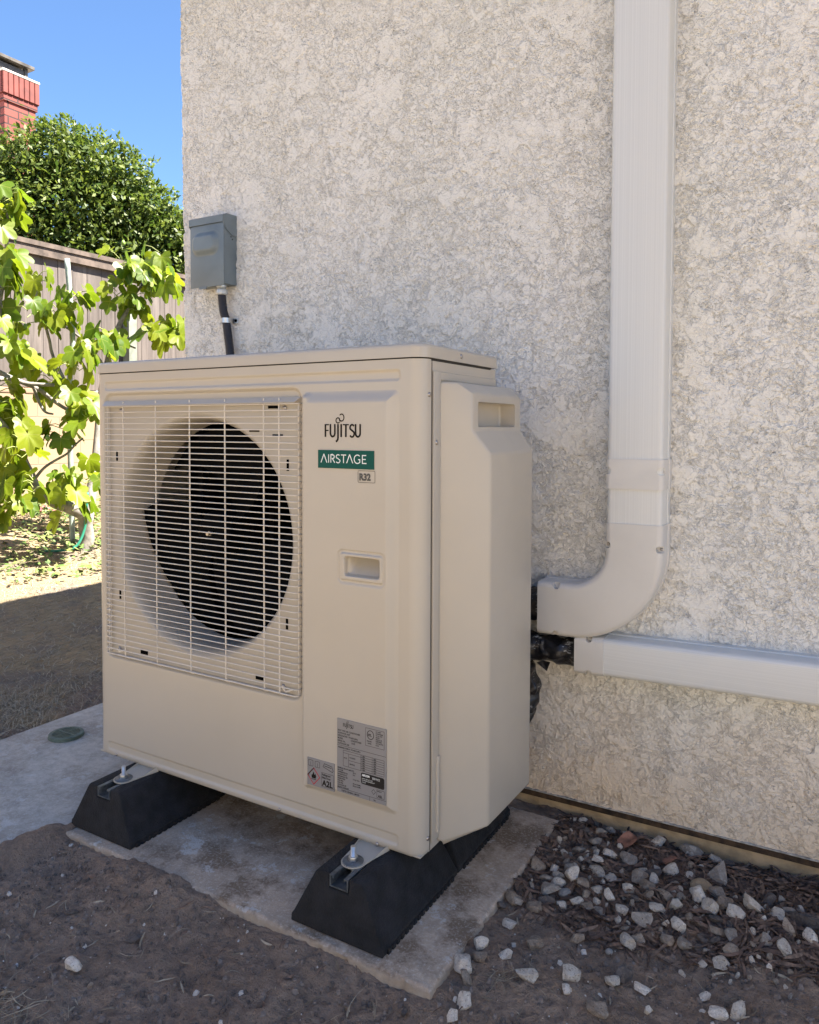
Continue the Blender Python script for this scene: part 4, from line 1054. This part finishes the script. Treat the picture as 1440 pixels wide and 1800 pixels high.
# crumbs of soil and grit
V = []; Fs = []; r = random.Random(11)
for _ in range(30000):
    x, y = near_soil(r)
    if x is None: continue
    s = .0011+.0060*r.random()**5; 
    if y > .55: continue
    b0 = len(V); 
    rot_ = r.uniform(0, 6.28); q = [(math.cos(rot_+k*1.2566)*r.uniform(.7, 1.2), math.sin(rot_+k*1.2566)*r.uniform(.7, 1.2)) for k in range(5)]
    hh2 = r.uniform(.5, .9); V += [(x+s*u, y+s*v, -.0004) for u, v in q]+[(x+s*u*.62, y+s*v*.62, s*hh2*r.uniform(.75, 1.15)) for u, v in q]
    Fs += [(b0+k, b0+(k+1) % 5, b0+5+(k+1) % 5, b0+5+k) for k in range(5)]+[tuple(range(b0+5, b0+10))]
A = np.array(V); A[:, 2] += ground_z(A[:, 0], A[:, 1])
me = bpy.data.meshes.new('soil_crumbs'); me.from_pydata(A.tolist(), [], Fs)
for m_ in (simple('crumb_dark', (.13, .10, .08), .95), simple('crumb_mid', (.22, .175, .145), .95), simple('grit_pale', (.55, .50, .44), .8)): me.materials.append(m_)
me.polygons.foreach_set('material_index', np.array([(0, 0, 0, 0, 1, 1, 0, 0, 1, 1, 0, 0, 1, 0, 2, 0)[(i//6*31) % 16] for i in range(len(Fs))], np.int32))
obj('soil_crumbs', me, label='loose crumbs and pale grit scattered over the dark soil', cat='soil crumbs', kind='stuff')
# crumpled leaves on the bark
M_leafd = simple('dead_leaf', (.36, .17, .11), .8, var=.3, vs=60)
def dead_leaf(x, y, L_, w_, rz, lab, seed):
    nU, nV = 10, 7; P = np.zeros((nU, nV, 3)); r = random.Random(seed)
    for i in range(nU):
        for j in range(nV):
            u = i/(nU-1)-.5; v = (j/(nV-1)-.5)*(1-(2*u)**4*.8)
            zx = .35*abs(v)*w_+.006*mnoise.noise(Vector((u*4, v*4, seed)))
            xx_ = u*L_; yy_ = v*w_; P[i, j] = (x+xx_*math.cos(rz)-yy_*math.sin(rz), y+xx_*math.sin(rz)+yy_*math.cos(rz), gz1(x, y)+.012+zx+u*.02)
    obj('fallen_leaf', grid_mesh(P, M_leafd), label=lab, cat='leaf', group='dead leaves on the bark by the wall')
dead_leaf(1.206, .485, .045, .038, 1.0, 'crumpled pinkish brown dead leaf among the stones near the wall', 1)
dead_leaf(1.300, .462, .035, .02, .3, 'curled rusty red dead leaf right of the pinkish brown one', 5)
# dead grass in the shade beyond the path and dry lawn further out
V = []; Fs = []
def blade_at(x, y, h, w_, a, lean, V, Fs):
    b0 = len(V); dx_, dy_ = math.cos(a), math.sin(a); nx, ny = -dy_, dx_
    V += [(x-nx*w_, y-ny*w_, 0), (x+nx*w_, y+ny*w_, 0), (x+dx_*lean*h*.5+nx*w_*.7, y+dy_*lean*h*.5+ny*w_*.7, h*.6), (x+dx_*lean*h*.5-nx*w_*.7, y+dy_*lean*h*.5-ny*w_*.7, h*.6), (x+dx_*lean*h*1.3, y+dy_*lean*h*1.3, h*.85)]
    Fs += [(b0, b0+1, b0+2, b0+3), (b0+3, b0+2, b0+4)]
r = random.Random(21)
for _ in range(3800):
    x, y = r.gauss(-.80, .14), r.gauss(.20, .17)
    if x > -.575: continue
    blade_at(x, y, r.uniform(.008, .028), .0009, r.uniform(0, 6.3), r.uniform(.5, 2.5), V, Fs)
for _ in range(15000):
    x, y = r.uniform(-2.3, -.57), r.uniform(-.5, 2.3)
    if mnoise.noise(Vector((x*4, y*4, 7))) < r.uniform(-.5, .3): continue
    blade_at(x, y, r.uniform(.006, .022), .0012, r.uniform(0, 6.3), r.uniform(1.5, 3.5), V, Fs)
for _ in range(26000):
    x, y = r.uniform(-4.2, -.6), r.uniform(-.6, 4.2)
    q = mnoise.noise(Vector((x*2.2, y*2.2, 4)))
    if q < r.uniform(-.35, .3): continue
    blade_at(x, y, r.uniform(.006, .022)*(1+.4*(x < -2)), .0016, r.uniform(0, 6.3), r.uniform(.8, 3), V, Fs)
A = np.array(V); A[:, 2] += ground_z(A[:, 0], A[:, 1])-.002
me = bpy.data.meshes.new('dry_grass'); me.from_pydata(A.tolist(), [], Fs)
for m_ in (M_straw, M_straw2, simple('straw_pale', (.52, .45, .31), .7, var=.2)): me.materials.append(m_)
me.polygons.foreach_set('material_index', np.array([(i//2*13) % 3 for i in range(len(Fs))], np.int32))
obj('dry_grass', me, label='dry straw coloured grass over the yard left of the path', cat='dry grass', kind='stuff')
M_gc = simple('ground_leaf', (.10, .17, .035), .5, var=.3, vs=30); M_gc2 = simple('ground_leaf_yellow', (.17, .20, .05), .6, var=.2)
V = []; Fs = []
for _ in range(9000):
    x, y = r.uniform(-4.15, -2.3), r.uniform(-.2, 4.5)
    q = mnoise.noise(Vector((x*1.6, y*1.6, 9)))+.35*sstep(-3.0, -4.1, x)+.15
    if q < r.uniform(-.1, .45): continue
    s = r.uniform(.012, .03); a = r.uniform(0, 6.3); z = r.uniform(0, .06)*(1+1.2*float(sstep(-3.4, -4.1, x))); b0 = len(V); t1, t2 = r.uniform(-.6, .6), r.uniform(-.6, .6)
    for u, v in ((1, 0), (.2, .6), (-.9, 0), (.2, -.6)): V.append((x+s*(u*math.cos(a)-v*math.sin(a)), y+s*(u*math.sin(a)+v*math.cos(a)), z+s*(u*t1+v*t2)))
    Fs.append((b0, b0+1, b0+2, b0+3))
A = np.array(V); A[:, 2] += ground_z(A[:, 0], A[:, 1])
me = bpy.data.meshes.new('ground_cover'); me.from_pydata(A.tolist(), [], Fs); me.materials.append(M_gc); me.materials.append(M_gc2)
me.polygons.foreach_set('material_index', np.array([(i*17) % 2 for i in range(len(Fs))], np.int32))
obj('ground_cover', me, label='low green and yellow weeds around the fig tree and along the block wall', cat='ground cover', kind='stuff')
M_fl = simple('pink_petal', (.62, .12, .14), .6)
for i, (x, y, lab) in enumerate(((-3.95, 2.45, 'low pink flowering plant at the foot of the block wall, left one'), (-3.9, 2.75, 'low pink flowering plant at the foot of the block wall, right one'))):
    V = []; Fs = []; F3_ = []
    for _ in range(90):
        s = r.uniform(.010, .022); a = r.uniform(0, 6.3); q = (x+r.gauss(0, .07), y+r.gauss(0, .07), r.uniform(.02, .16)); b0 = len(V)
        for u, v in ((1, 0), (0, .7), (-1, 0), (0, -.7)): V.append((q[0]+s*u*.5, q[1]+s*(u*math.cos(a)-v*math.sin(a)), q[2]+s*(u*math.sin(a)+v*math.cos(a))))
        Fs.append((b0, b0+1, b0+2, b0+3))
    A = np.array(V); A[:, 2] += gz1(x, y)
    t = thing('flowering_plant', lab, 'plant', (x, y, gz1(x, y)), 'pink flowers along the block wall')
    h = len(Fs)//2
    m1 = bpy.data.meshes.new('p'); m1.from_pydata(A.tolist(), [], Fs[:h]); m1.materials.append(M_fl); obj('petals', m1, t)
    m2 = bpy.data.meshes.new('p'); m2.from_pydata(A.tolist(), [], Fs[h:]); m2.materials.append(M_gc); obj('foliage', m2, t)

# ---------------------------------------------------------------- block wall and fence
FX = -4.217
n = NT('tan_block'); v = n.pos()
br = n.n('TexBrick'); n.set(br.inputs['Vector'], n.mp(v, (1, 1, 1), (R(90), 0, R(90))))
def yz_vec(n, v, dy=0, dz=0):
    s = n.n('SeparateXYZ'); n.set(s.inputs[0], v); c = n.n('CombineXYZ')
    n.set(c.inputs[0], n.ma('ADD', s.outputs['Y'], dy)); n.set(c.inputs[1], n.ma('ADD', s.outputs['Z'], dz)); return c.outputs[0]
n.t.nodes.remove(br.inputs['Vector'].links[0].from_node)
n.set(br.inputs['Vector'], yz_vec(n, v, 20.10, 4.025))
for k_, w_ in (('Scale', 1), ('Brick Width', .406), ('Row Height', .2), ('Mortar Size', .005), ('Mortar Smooth', .3), ('Bias', 0)): br.inputs[k_].default_value = w_
br.inputs['Color1'].default_value = (.29, .205, .13, 1); br.inputs['Color2'].default_value = (.32, .235, .155, 1); br.inputs['Mortar'].default_value = (.20, .15, .11, 1)
n.col(n.mix(n.ma('MULTIPLY', n.noise(v, 9, 6), .5), br.outputs['Color'], (.28, .19, .12))); n.p(Roughness=.9)
n.bump(n.ma('ADD', n.ma('MULTIPLY', br.outputs['Fac'], -1.0), n.ma('MULTIPLY', n.noise(v, 60, 4), .25)), .6, .006)
M_block = n.m
b = B(); b.box(FX-.2, FX, -6, 12, -.3, 1.165, .004, 1)
for k in range(int(18/.406)): b.box(FX-.205, FX+.005, -6+k*.406+.003, -6+(k+1)*.406-.003, 1.166, 1.215, .006, 1)
obj('block_wall', b.me(M_block, 40), label='tan concrete block wall across the yard behind the fig tree', cat='wall')
n = NT('weathered_wood'); v = n.pos()
g1 = n.noise(n.mp(v, (30, 30, 1.6)), 1, 6, .7); big = n.noise(v, 1.6, 4)
rn = n.n('NewGeometry').outputs['Random Per Island']
c = n.mix(n.mr(g1, .3, .7), (.055, .044, .038), (.175, .148, .132)); c = n.mix(n.mr(rn, 0, 1, 0, .45), c, (.10, .08, .075))
c = n.mix(n.mr(big, .5, .7), c, n.mix(.5, c, (.045, .035, .03)))
n.col(c); n.p(Roughness=.85); n.bump(g1, .4, .003); M_wood = n.m
fence = thing('wood_fence', 'weathered grey vertical board fence with cap rail above the block wall', 'fence', (FX-.06, 3, 1.22))
b = B(); r = random.Random(4); y = -6.0
while y < 12:
    w_ = r.uniform(.135, .148); j = r.uniform(0, .006)
    b.box(FX-.075-j, FX-.055-j, y, y+w_, 1.225, 2.40+r.uniform(-.004, .004)); y += w_+r.uniform(.002, .007)
obj('boards', b.me(M_wood), fence)
b = B(); b.box(FX-.11, FX-.005, -6, 12, 2.405, 2.445); b.box(FX-.054, FX-.018, -6, 12, 2.33, 2.404); obj('cap_rail', b.me(simple('rail_wood', (.14, .105, .085), .85, var=.3, vs=12)), fence)
for y in (-3.4, -1, 1.4, 3.55, 6.0, 8.4):
    b = B(); b.box(FX-.053, FX+.035, y, y+.09, 1.218, 2.328 if y != 3.55 else 2.12); obj('post', b.me(simple('post_wood', (.24, .26, .21), .8, var=.2)), fence)
# ---------------------------------------------------------------- chimney of the next house
CX = -6.95; ch = thing('brick_chimney', 'red painted brick chimney with flat metal cap beyond the fence', 'chimney', (CX-.4, 4.2, 0))
n = NT('painted_brick'); v = n.pos(); br = n.n('TexBrick')
nrm_ = n.n('SeparateXYZ'); n.set(nrm_.inputs[0], n.n('NewGeometry').outputs['Normal'])
s_ = n.n('SeparateXYZ'); n.set(s_.inputs[0], v); cc = n.n('CombineXYZ'); n.set(cc.inputs[0], n.ma('ADD', n.ma('ADD', s_.outputs['Y'], s_.outputs['X']), 20)); n.set(cc.inputs[1], n.ma('ADD', s_.outputs['Z'], 5.01))
n.set(br.inputs['Vector'], cc.outputs[0])
for k_, w_ in (('Scale', 1), ('Brick Width', .26), ('Row Height', .092), ('Mortar Size', .009), ('Mortar Smooth', .2), ('Bias', 0)): br.inputs[k_].default_value = w_
br.inputs['Color1'].default_value = (.20, .038, .026, 1); br.inputs['Color2'].default_value = (.16, .028, .020, 1); br.inputs['Mortar'].default_value = (.035, .010, .008, 1)
n.col(br.outputs['Color']); n.p(Roughness=.7); n.bump(n.ma('MULTIPLY', br.outputs['Fac'], -1.0), .8, .01)
b = B(); b.box(CX-.85, CX-.035, 4.098, 4.500, 0, 4.725, .004, 1); b.box(CX-.868, CX-.018, 4.080, 4.517, 4.7255, 4.805, .004, 1); obj('stack', b.me(n.m), ch)
M_red = simple('red_paint', (.20, .036, .025), .65, var=.2)
b = B()
for k in range(7): b.box(CX-.02, CX, 4.066+k*.0668+.002, 4.066+(k+1)*.0668-.002, 4.807, 5.055, .006, 1)
for k in range(12): b.box(CX-.88+k*.0716+.002, CX-.88+(k+1)*.0716-.002, 4.062, 4.0655, 4.807, 5.055)
b.box(CX-.88, CX-.021, 4.0657, 4.534, 4.807, 5.054); obj('soldier_course', b.me(M_red), ch)
b = B(); b.box(CX-.885, CX+.005, 4.058, 4.538, 5.056, 5.085, .008, 2); obj('mortar_crown', b.me(simple('crown_mortar', (.62, .58, .54), .9)), ch)
M_cap = simple('cap_metal', (.13, .115, .10), .5, .6, var=.3, vs=9)
b = B(); b.box(CX-.80, CX+.02, 3.93, 4.46, 5.195, 5.235, .004, 1)
for x_ in (CX-.75, CX-.05):
    for y_ in (4.02, 4.38): b.box(x_-.02, x_+.02, y_-.02, y_+.02, 5.08, 5.196)
b.box(CX-.76, CX-.04, 4.02, 4.38, 5.086, 5.17); obj('metal_cap', b.me(M_cap), ch)
nh = thing('neighbour_house', 'white fascia corner of the neighbouring roof left of the brick chimney', 'house', (-8.5, 2.0, 0))
b = B(); b.box(-12, -7.1, -3, 4.02, 0, 4.0); obj('wall', b.me(simple('neighbour_wall', (.55, .5, .43), .9)), nh)
b = B(); b.prism([(-3.4, 4.15), (4.035, 4.15), (4.035, 4.30), (.3, 5.2), (-3.4, 4.30)], lambda u, v, t: (t, u, v), -12, -7.0); obj('roof', b.me(simple('white_fascia', (.72, .70, .66), .7)), nh)

# ---------------------------------------------------------------- foliage
def leaf_mat(name, c1, c2, trans, rough=.4, vein=None, tr_col=None):
    n = NT(name); rn = n.n('NewGeometry').outputs['Random Per Island']
    c = n.mix(rn, c1, c2)
    if vein:
        uv = n.n('UVMap').outputs[0]; s = n.n('SeparateXYZ'); n.set(s.inputs[0], uv)
        ang = n.ma('ARCTAN2', s.outputs['X'], s.outputs['Y']); saw = n.ma('ABSOLUTE', n.ma('SINE', n.ma('MULTIPLY', ang, 2.4)))
        dist = n.ma('MULTIPLY', saw, n.n('VectorMath', operation='LENGTH', inp={0: uv}).outputs['Value'])
        c = n.mix(n.mr(dist, .012, .04, .8, 0), c, vein)
    n.col(c); n.p(Roughness=rough)
    tr = n.n('BsdfTranslucent'); mx = n.n('MixShader'); mx.inputs[0].default_value = trans
    n.set(tr.inputs[0], n.mix(1.0, c, tr_col or (1, 1, 1), 'MULTIPLY')); n.t.links.new(n.b.outputs[0], mx.inputs[1]); n.t.links.new(tr.outputs[0], mx.inputs[2]); n.t.links.new(mx.outputs[0], n.o.inputs[0])
    return n.m
M_fig = leaf_mat('fig_leaf', (.085, .165, .008), (.24, .29, .012), .55, .45, (.30, .32, .06))
M_fig.node_tree.nodes  # translucent lobes glow when the sun is behind them
M_hedge = leaf_mat('tree_leaf', (.045, .09, .012), (.17, .215, .03), .45, .5)
def fig_outline():
    pts = []
    for t, rad in ((-160, .30), (-142, .50), (-122, .60), (-104, .64), (-88, .58), (-72, .50), (-60, .66), (-48, .84), (-38, .90), (-28, .80), (-19, .68), (-11, .88), (-4, 1.02), (4, 1.02), (11, .88), (19, .68), (28, .80), (38, .90), (48, .84), (60, .66), (72, .50), (88, .58), (104, .64), (122, .60), (142, .50), (160, .30)):
        pts.append((rad*math.sin(R(t)), rad*math.cos(R(t))))
    return pts
FO = fig_outline()
def fig_leaf(V, Fs, UV, p, d, nrm, s, droop, fold):
    """fan of faces from the petiole joint, two rings so that it can curl"""
    d = d.normalized(); side = d.cross(nrm).normalized(); nn = side.cross(d)
    b0 = len(V); V.append(tuple(p)); UV.append((0, 0))
    for k in (.5, 1.0):
        for u, v in FO:
            uu, vv = u*k, v*k; h = -droop*(max(vv, 0)**2+.3*uu*uu)+fold*abs(uu)+.05*math.sin(7*u+3*v)*k
            q = p+(side*uu+d*vv+nn*h)*s; V.append(tuple(q)); UV.append((uu, vv))
    m_ = len(FO)
    for i in range(m_-1):
        Fs.append((b0, b0+1+i, b0+2+i)); Fs.append((b0+1+i, b0+1+m_+i, b0+2+m_+i, b0+2+i))
def leaf_object(name, V, Fs, UV, m, parent, kind=None):
    o_ = wloc(parent); A = np.array(V)-np.array(o_)
    me = bpy.data.meshes.new(name); me.from_pydata(A.tolist(), [], Fs); me.materials.append(m)
    if UV:
        uvl = me.uv_layers.new(name='UVMap'); U = np.array(UV); li = np.empty(len(me.loops), np.int32); me.loops.foreach_get('vertex_index', li)
        uvl.data.foreach_set('uv', U[li].reshape(-1).astype(np.float32))
    me.shade_smooth(); return obj(name, me, parent, shift=False)
fig = thing('fig_tree', 'young fig tree with big bright yellow green lobed leaves and grey branches', 'tree', (-2.842, 2.065, .06))
BR = [([(-2.842, 2.065, .03), (-2.838, 2.073, .196), (-2.82, 2.029, .299), (-2.815, 1.919, .367), (-2.851, 1.84, .402), (-2.919, 1.746, .524), (-2.939, 1.682, .674), (-2.956, 1.618, .803), (-2.972, 1.555, .911), (-3.018, 1.476, 1.07)], (.052, .026)),
 ([(-3.018, 1.476, 1.07), (-2.965, 1.523, 1.424), (-2.916, 1.575, 1.955), (-2.907, 1.593, 2.25)], (.024, .008)),
 ([(-2.838, 2.073, .196), (-2.918, 2.221, .695), (-2.964, 2.335, 1.302), (-2.867, 2.409, 1.669), (-2.831, 2.559, 1.932)], (.040, .009)),
 ([(-3.10, 1.60, 1.26), (-3.044, 1.757, 1.184), (-2.913, 1.894, 1.169)], (.018, .011)), ([(-3.025, 1.825, 1.157), (-2.974, 1.85, 1.007), (-2.909, 1.888, .977)], (.012, .006)),
 ([(-3.018, 1.476, 1.07), (-3.06, 1.62, 1.20), (-3.025, 1.825, 1.157), (-2.951, 1.982, 1.029), (-2.905, 2.123, .954)], (.020, .010)), ([(-2.92, 1.746, .543), (-2.858, 1.787, .635), (-2.778, 1.898, .726), (-2.744, 1.981, .819)], (.011, .006)),
 ([(-2.964, 2.335, 1.302), (-3.003, 2.203, 1.494), (-3.029, 1.959, 1.624)], (.014, .006)), ([(-3.038, 2.299, 1.485), (-3.0, 2.44, 1.517), (-2.857, 2.524, 1.468)], (.010, .006)),
 ([(-2.905, 2.123, .954), (-3.08, 2.033, 1.325), (-3.097, 1.922, 1.701), (-3.133, 1.907, 1.854)], (.014, .007))]
M_figbark = simple('fig_bark', (.30, .275, .25), .8, var=.25, vs=25, bump=.5, bs=60, bd=.003)
for i, (pts, (r0, r1)) in enumerate(BR):
    P_ = catmull(pts, 8); nP = len(P_); b = B(); b.tube([p+Vector((mnoise.noise(p*9), mnoise.noise(p*9+Vector((5, 0, 0))), 0))*.012 for p in P_], [r0+(r1-r0)*(k/(nP-1))**.8 for k in range(nP)], 12)
    obj('trunk' if i == 0 else 'branch', b.me(M_figbark, 'all'), fig)
FIGC = [tuple(map(float, s.split(','))) for s in """-2.85,1.53,2.22 -2.84,1.52,1.87 -3.07,1.90,1.85 -3.02,1.78,1.60 -2.96,1.95,1.62 -2.87,2.01,1.69 -2.91,1.59,1.35 -3.09,1.87,1.31 -3.09,1.99,1.16 -2.73,1.95,1.31 -2.76,1.93,1.08 -2.68,1.96,0.93 -2.86,1.60,0.93 -2.81,1.88,0.86 -2.73,1.54,0.76 -2.66,1.57,0.52 -2.78,1.50,0.47 -2.81,1.49,0.61 -2.70,1.81,0.53 -2.58,1.88,0.57 -2.55,1.76,0.39 -2.88,2.40,2.03 -2.75,2.49,1.99 -2.90,2.39,1.82 -2.77,2.45,1.75 -2.69,2.64,1.93 -2.75,2.59,1.56 -2.60,2.67,1.56 -2.87,2.26,1.49 -2.76,2.07,1.40 -2.73,2.63,2.10 -2.75,1.52,0.34 -2.90,1.50,2.13 -2.92,1.54,1.77 -2.90,1.48,1.55 -2.96,1.55,1.07""".split()]
V = []; Fs = []; UV = []; r = random.Random(12)
tw = B()
for c in FIGC:
    c = Vector(c); nl = r.randint(6, 9)
    for k in range(nl):
        a = r.uniform(0, 6.283); out = Vector((math.cos(a), math.sin(a), r.uniform(-.1, .6))).normalized()
        p0 = c+Vector((0, 0, r.uniform(-.07, .09))); p1 = p0+out*r.uniform(.05, .12)
        tw.tube([p0, (p0+p1)/2+Vector((0, 0, .012)), p1], .0028, 5, caps=False)
        d = (out*r.uniform(.35, .9)+Vector((0, 0, -r.uniform(.5, 1.6)))).normalized()
        nn = (out*.8+Vector((r.gauss(0, .3), r.gauss(0, .3), .8))).normalized()
        fig_leaf(V, Fs, UV, p1, d, nn, r.uniform(.075, .140), r.uniform(.05, .5), r.uniform(.0, .45))
crown = leaf_object('crown', V, Fs, UV, M_fig, fig)
obj('leaf_stalks', tw.me(simple('leaf_stalk', (.30, .34, .10), .6), 'all'), crown, kind='stuff')
M_gfig = simple('green_fig', (.22, .32, .06), .5)
for k in range(26):
    b = B()
    c = Vector(r.choice(FIGC))+Vector((r.gauss(0, .06), r.gauss(0, .06), r.gauss(0, .07))); b.tube([c+Vector((0, 0, .02)), c+Vector((0, 0, .012)), c, c-Vector((0, 0, .014)), c-Vector((0, 0, .020))], [.004, .010, .0155, .012, .004], 10)
    obj('fig', b.me(M_gfig, 'all'), fig)
b = B(); P_ = catmull([(-2.97, 2.06, .02), (-3.0, 2.07, 1.09), (-2.99, 2.094, 1.482), (-3.035, 2.09, 2.05)], 6); b.tube(P_, .018, 10)
obj('garden_stake', b.me(simple('stake', (.36, .42, .38), .6, var=.2, vs=20), 'all'), label='tall pale grey green stake standing upright in the fig tree', cat='stake')
b = B(); P_ = catmull([(-2.79, 2.05, .45), (-2.785, 2.03, .30), (-2.79, 2.02, .20), (-2.80, 1.97, .10), (-2.84, 1.9, .075), (-2.95, 1.8, .07)], 8); b.tube(P_, .009, 8)
obj('garden_hose', b.me(simple('green_hose', (.03, .22, .15), .4), 'all'), label='green garden hose hanging at the fig tree trunk', cat='hose')

hedge = thing('evergreen_tree', 'dense dark green rounded tree rising behind the wooden fence', 'tree', (-5.8, 4.3, .1))
HC = [(-6.07, 3.6, 3.43, .45), (-5.81, 3.76, 3.67, .42), (-5.61, 3.89, 3.8, .34), (-5.35, 4.04, 3.61, .4), (-5.23, 4.34, 3.59, .36), (-5.54, 3.9, 3.19, .6), (-5.3, 4.28, 3.18, .5), (-5.06, 4.54, 3.24, .36), (-4.99, 4.7, 3.04, .3), (-5.95, 3.64, 3.0, .5), (-5.24, 4.54, 2.92, .5), (-6.17, 3.53, 3.24, .5), (-6.48, 3.35, 3.42, .5), (-4.96, 4.94, 3.04, .25), (-4.85, 5.0, 2.84, .4), (-5.9, 4.5, 3.3, .6), (-5.7, 4.9, 3.0, .7), (-5.5, 4.2, 2.5, .65), (-6.0, 3.8, 2.5, .7), (-5.2, 4.8, 2.4, .6), (-6.5, 3.4, 2.8, .6)]
V = []; Fs = []; r = random.Random(31)
for (x, y, z, rad) in HC:
    nL = int(2300*rad/.45)
    for _ in range(nL):
        u = Vector((r.gauss(0, 1), r.gauss(0, 1), r.gauss(0, 1))).normalized(); q = r.random()
        rr0 = rad*(.62+.42*q**.6)*(1+.48*mnoise.noise(u*2.6+Vector((x, y, z)))+.10*mnoise.noise(u*9))
        if r.random() < .05: rr0 *= r.uniform(1.05, 1.2)
        p = Vector((x, y, z))+u*rr0
        s = r.uniform(.022, .040); d = (u*.7+Vector((r.gauss(0, .6), r.gauss(0, .6), r.gauss(0, .6)-.15))).normalized(); nn = (u+Vector((r.gauss(0, .5), r.gauss(0, .5), r.gauss(0, .5)+.5))).normalized()
        sd_ = d.cross(nn)
        if sd_.length < .1: continue
        sd_.normalize(); b0 = len(V)
        V += [tuple(p-d*s), tuple(p+sd_*s*.48), tuple(p+d*s*1.1), tuple(p-sd_*s*.48)]; Fs.append((b0, b0+1, b0+2, b0+3))
leaf_object('crown', V, Fs, None, M_hedge, hedge)
M_hb = simple('tree_bark', (.12, .095, .075), .9, var=.2)
b = B(); b.tube([(-5.8, 4.3, .0), (-5.78, 4.28, 1.0), (-5.75, 4.25, 2.0), (-5.7, 4.2, 2.9)], [.12, .10, .08, .04], 10)
obj('trunk', b.me(M_hb, 'all'), hedge)
b = B()
for (x, y, z, rad) in HC[:18:2]: b.tube([(-5.76, 4.26, 1.9), ((x-5.76)/2, (y+4.26)/2, (z+1.9)/2+.1), (x, y, z), (x+.1, y-.05, z+rad*.8)], [.05, .035, .018, .005], 7)
obj('limbs', b.me(M_hb, 'all'), hedge)
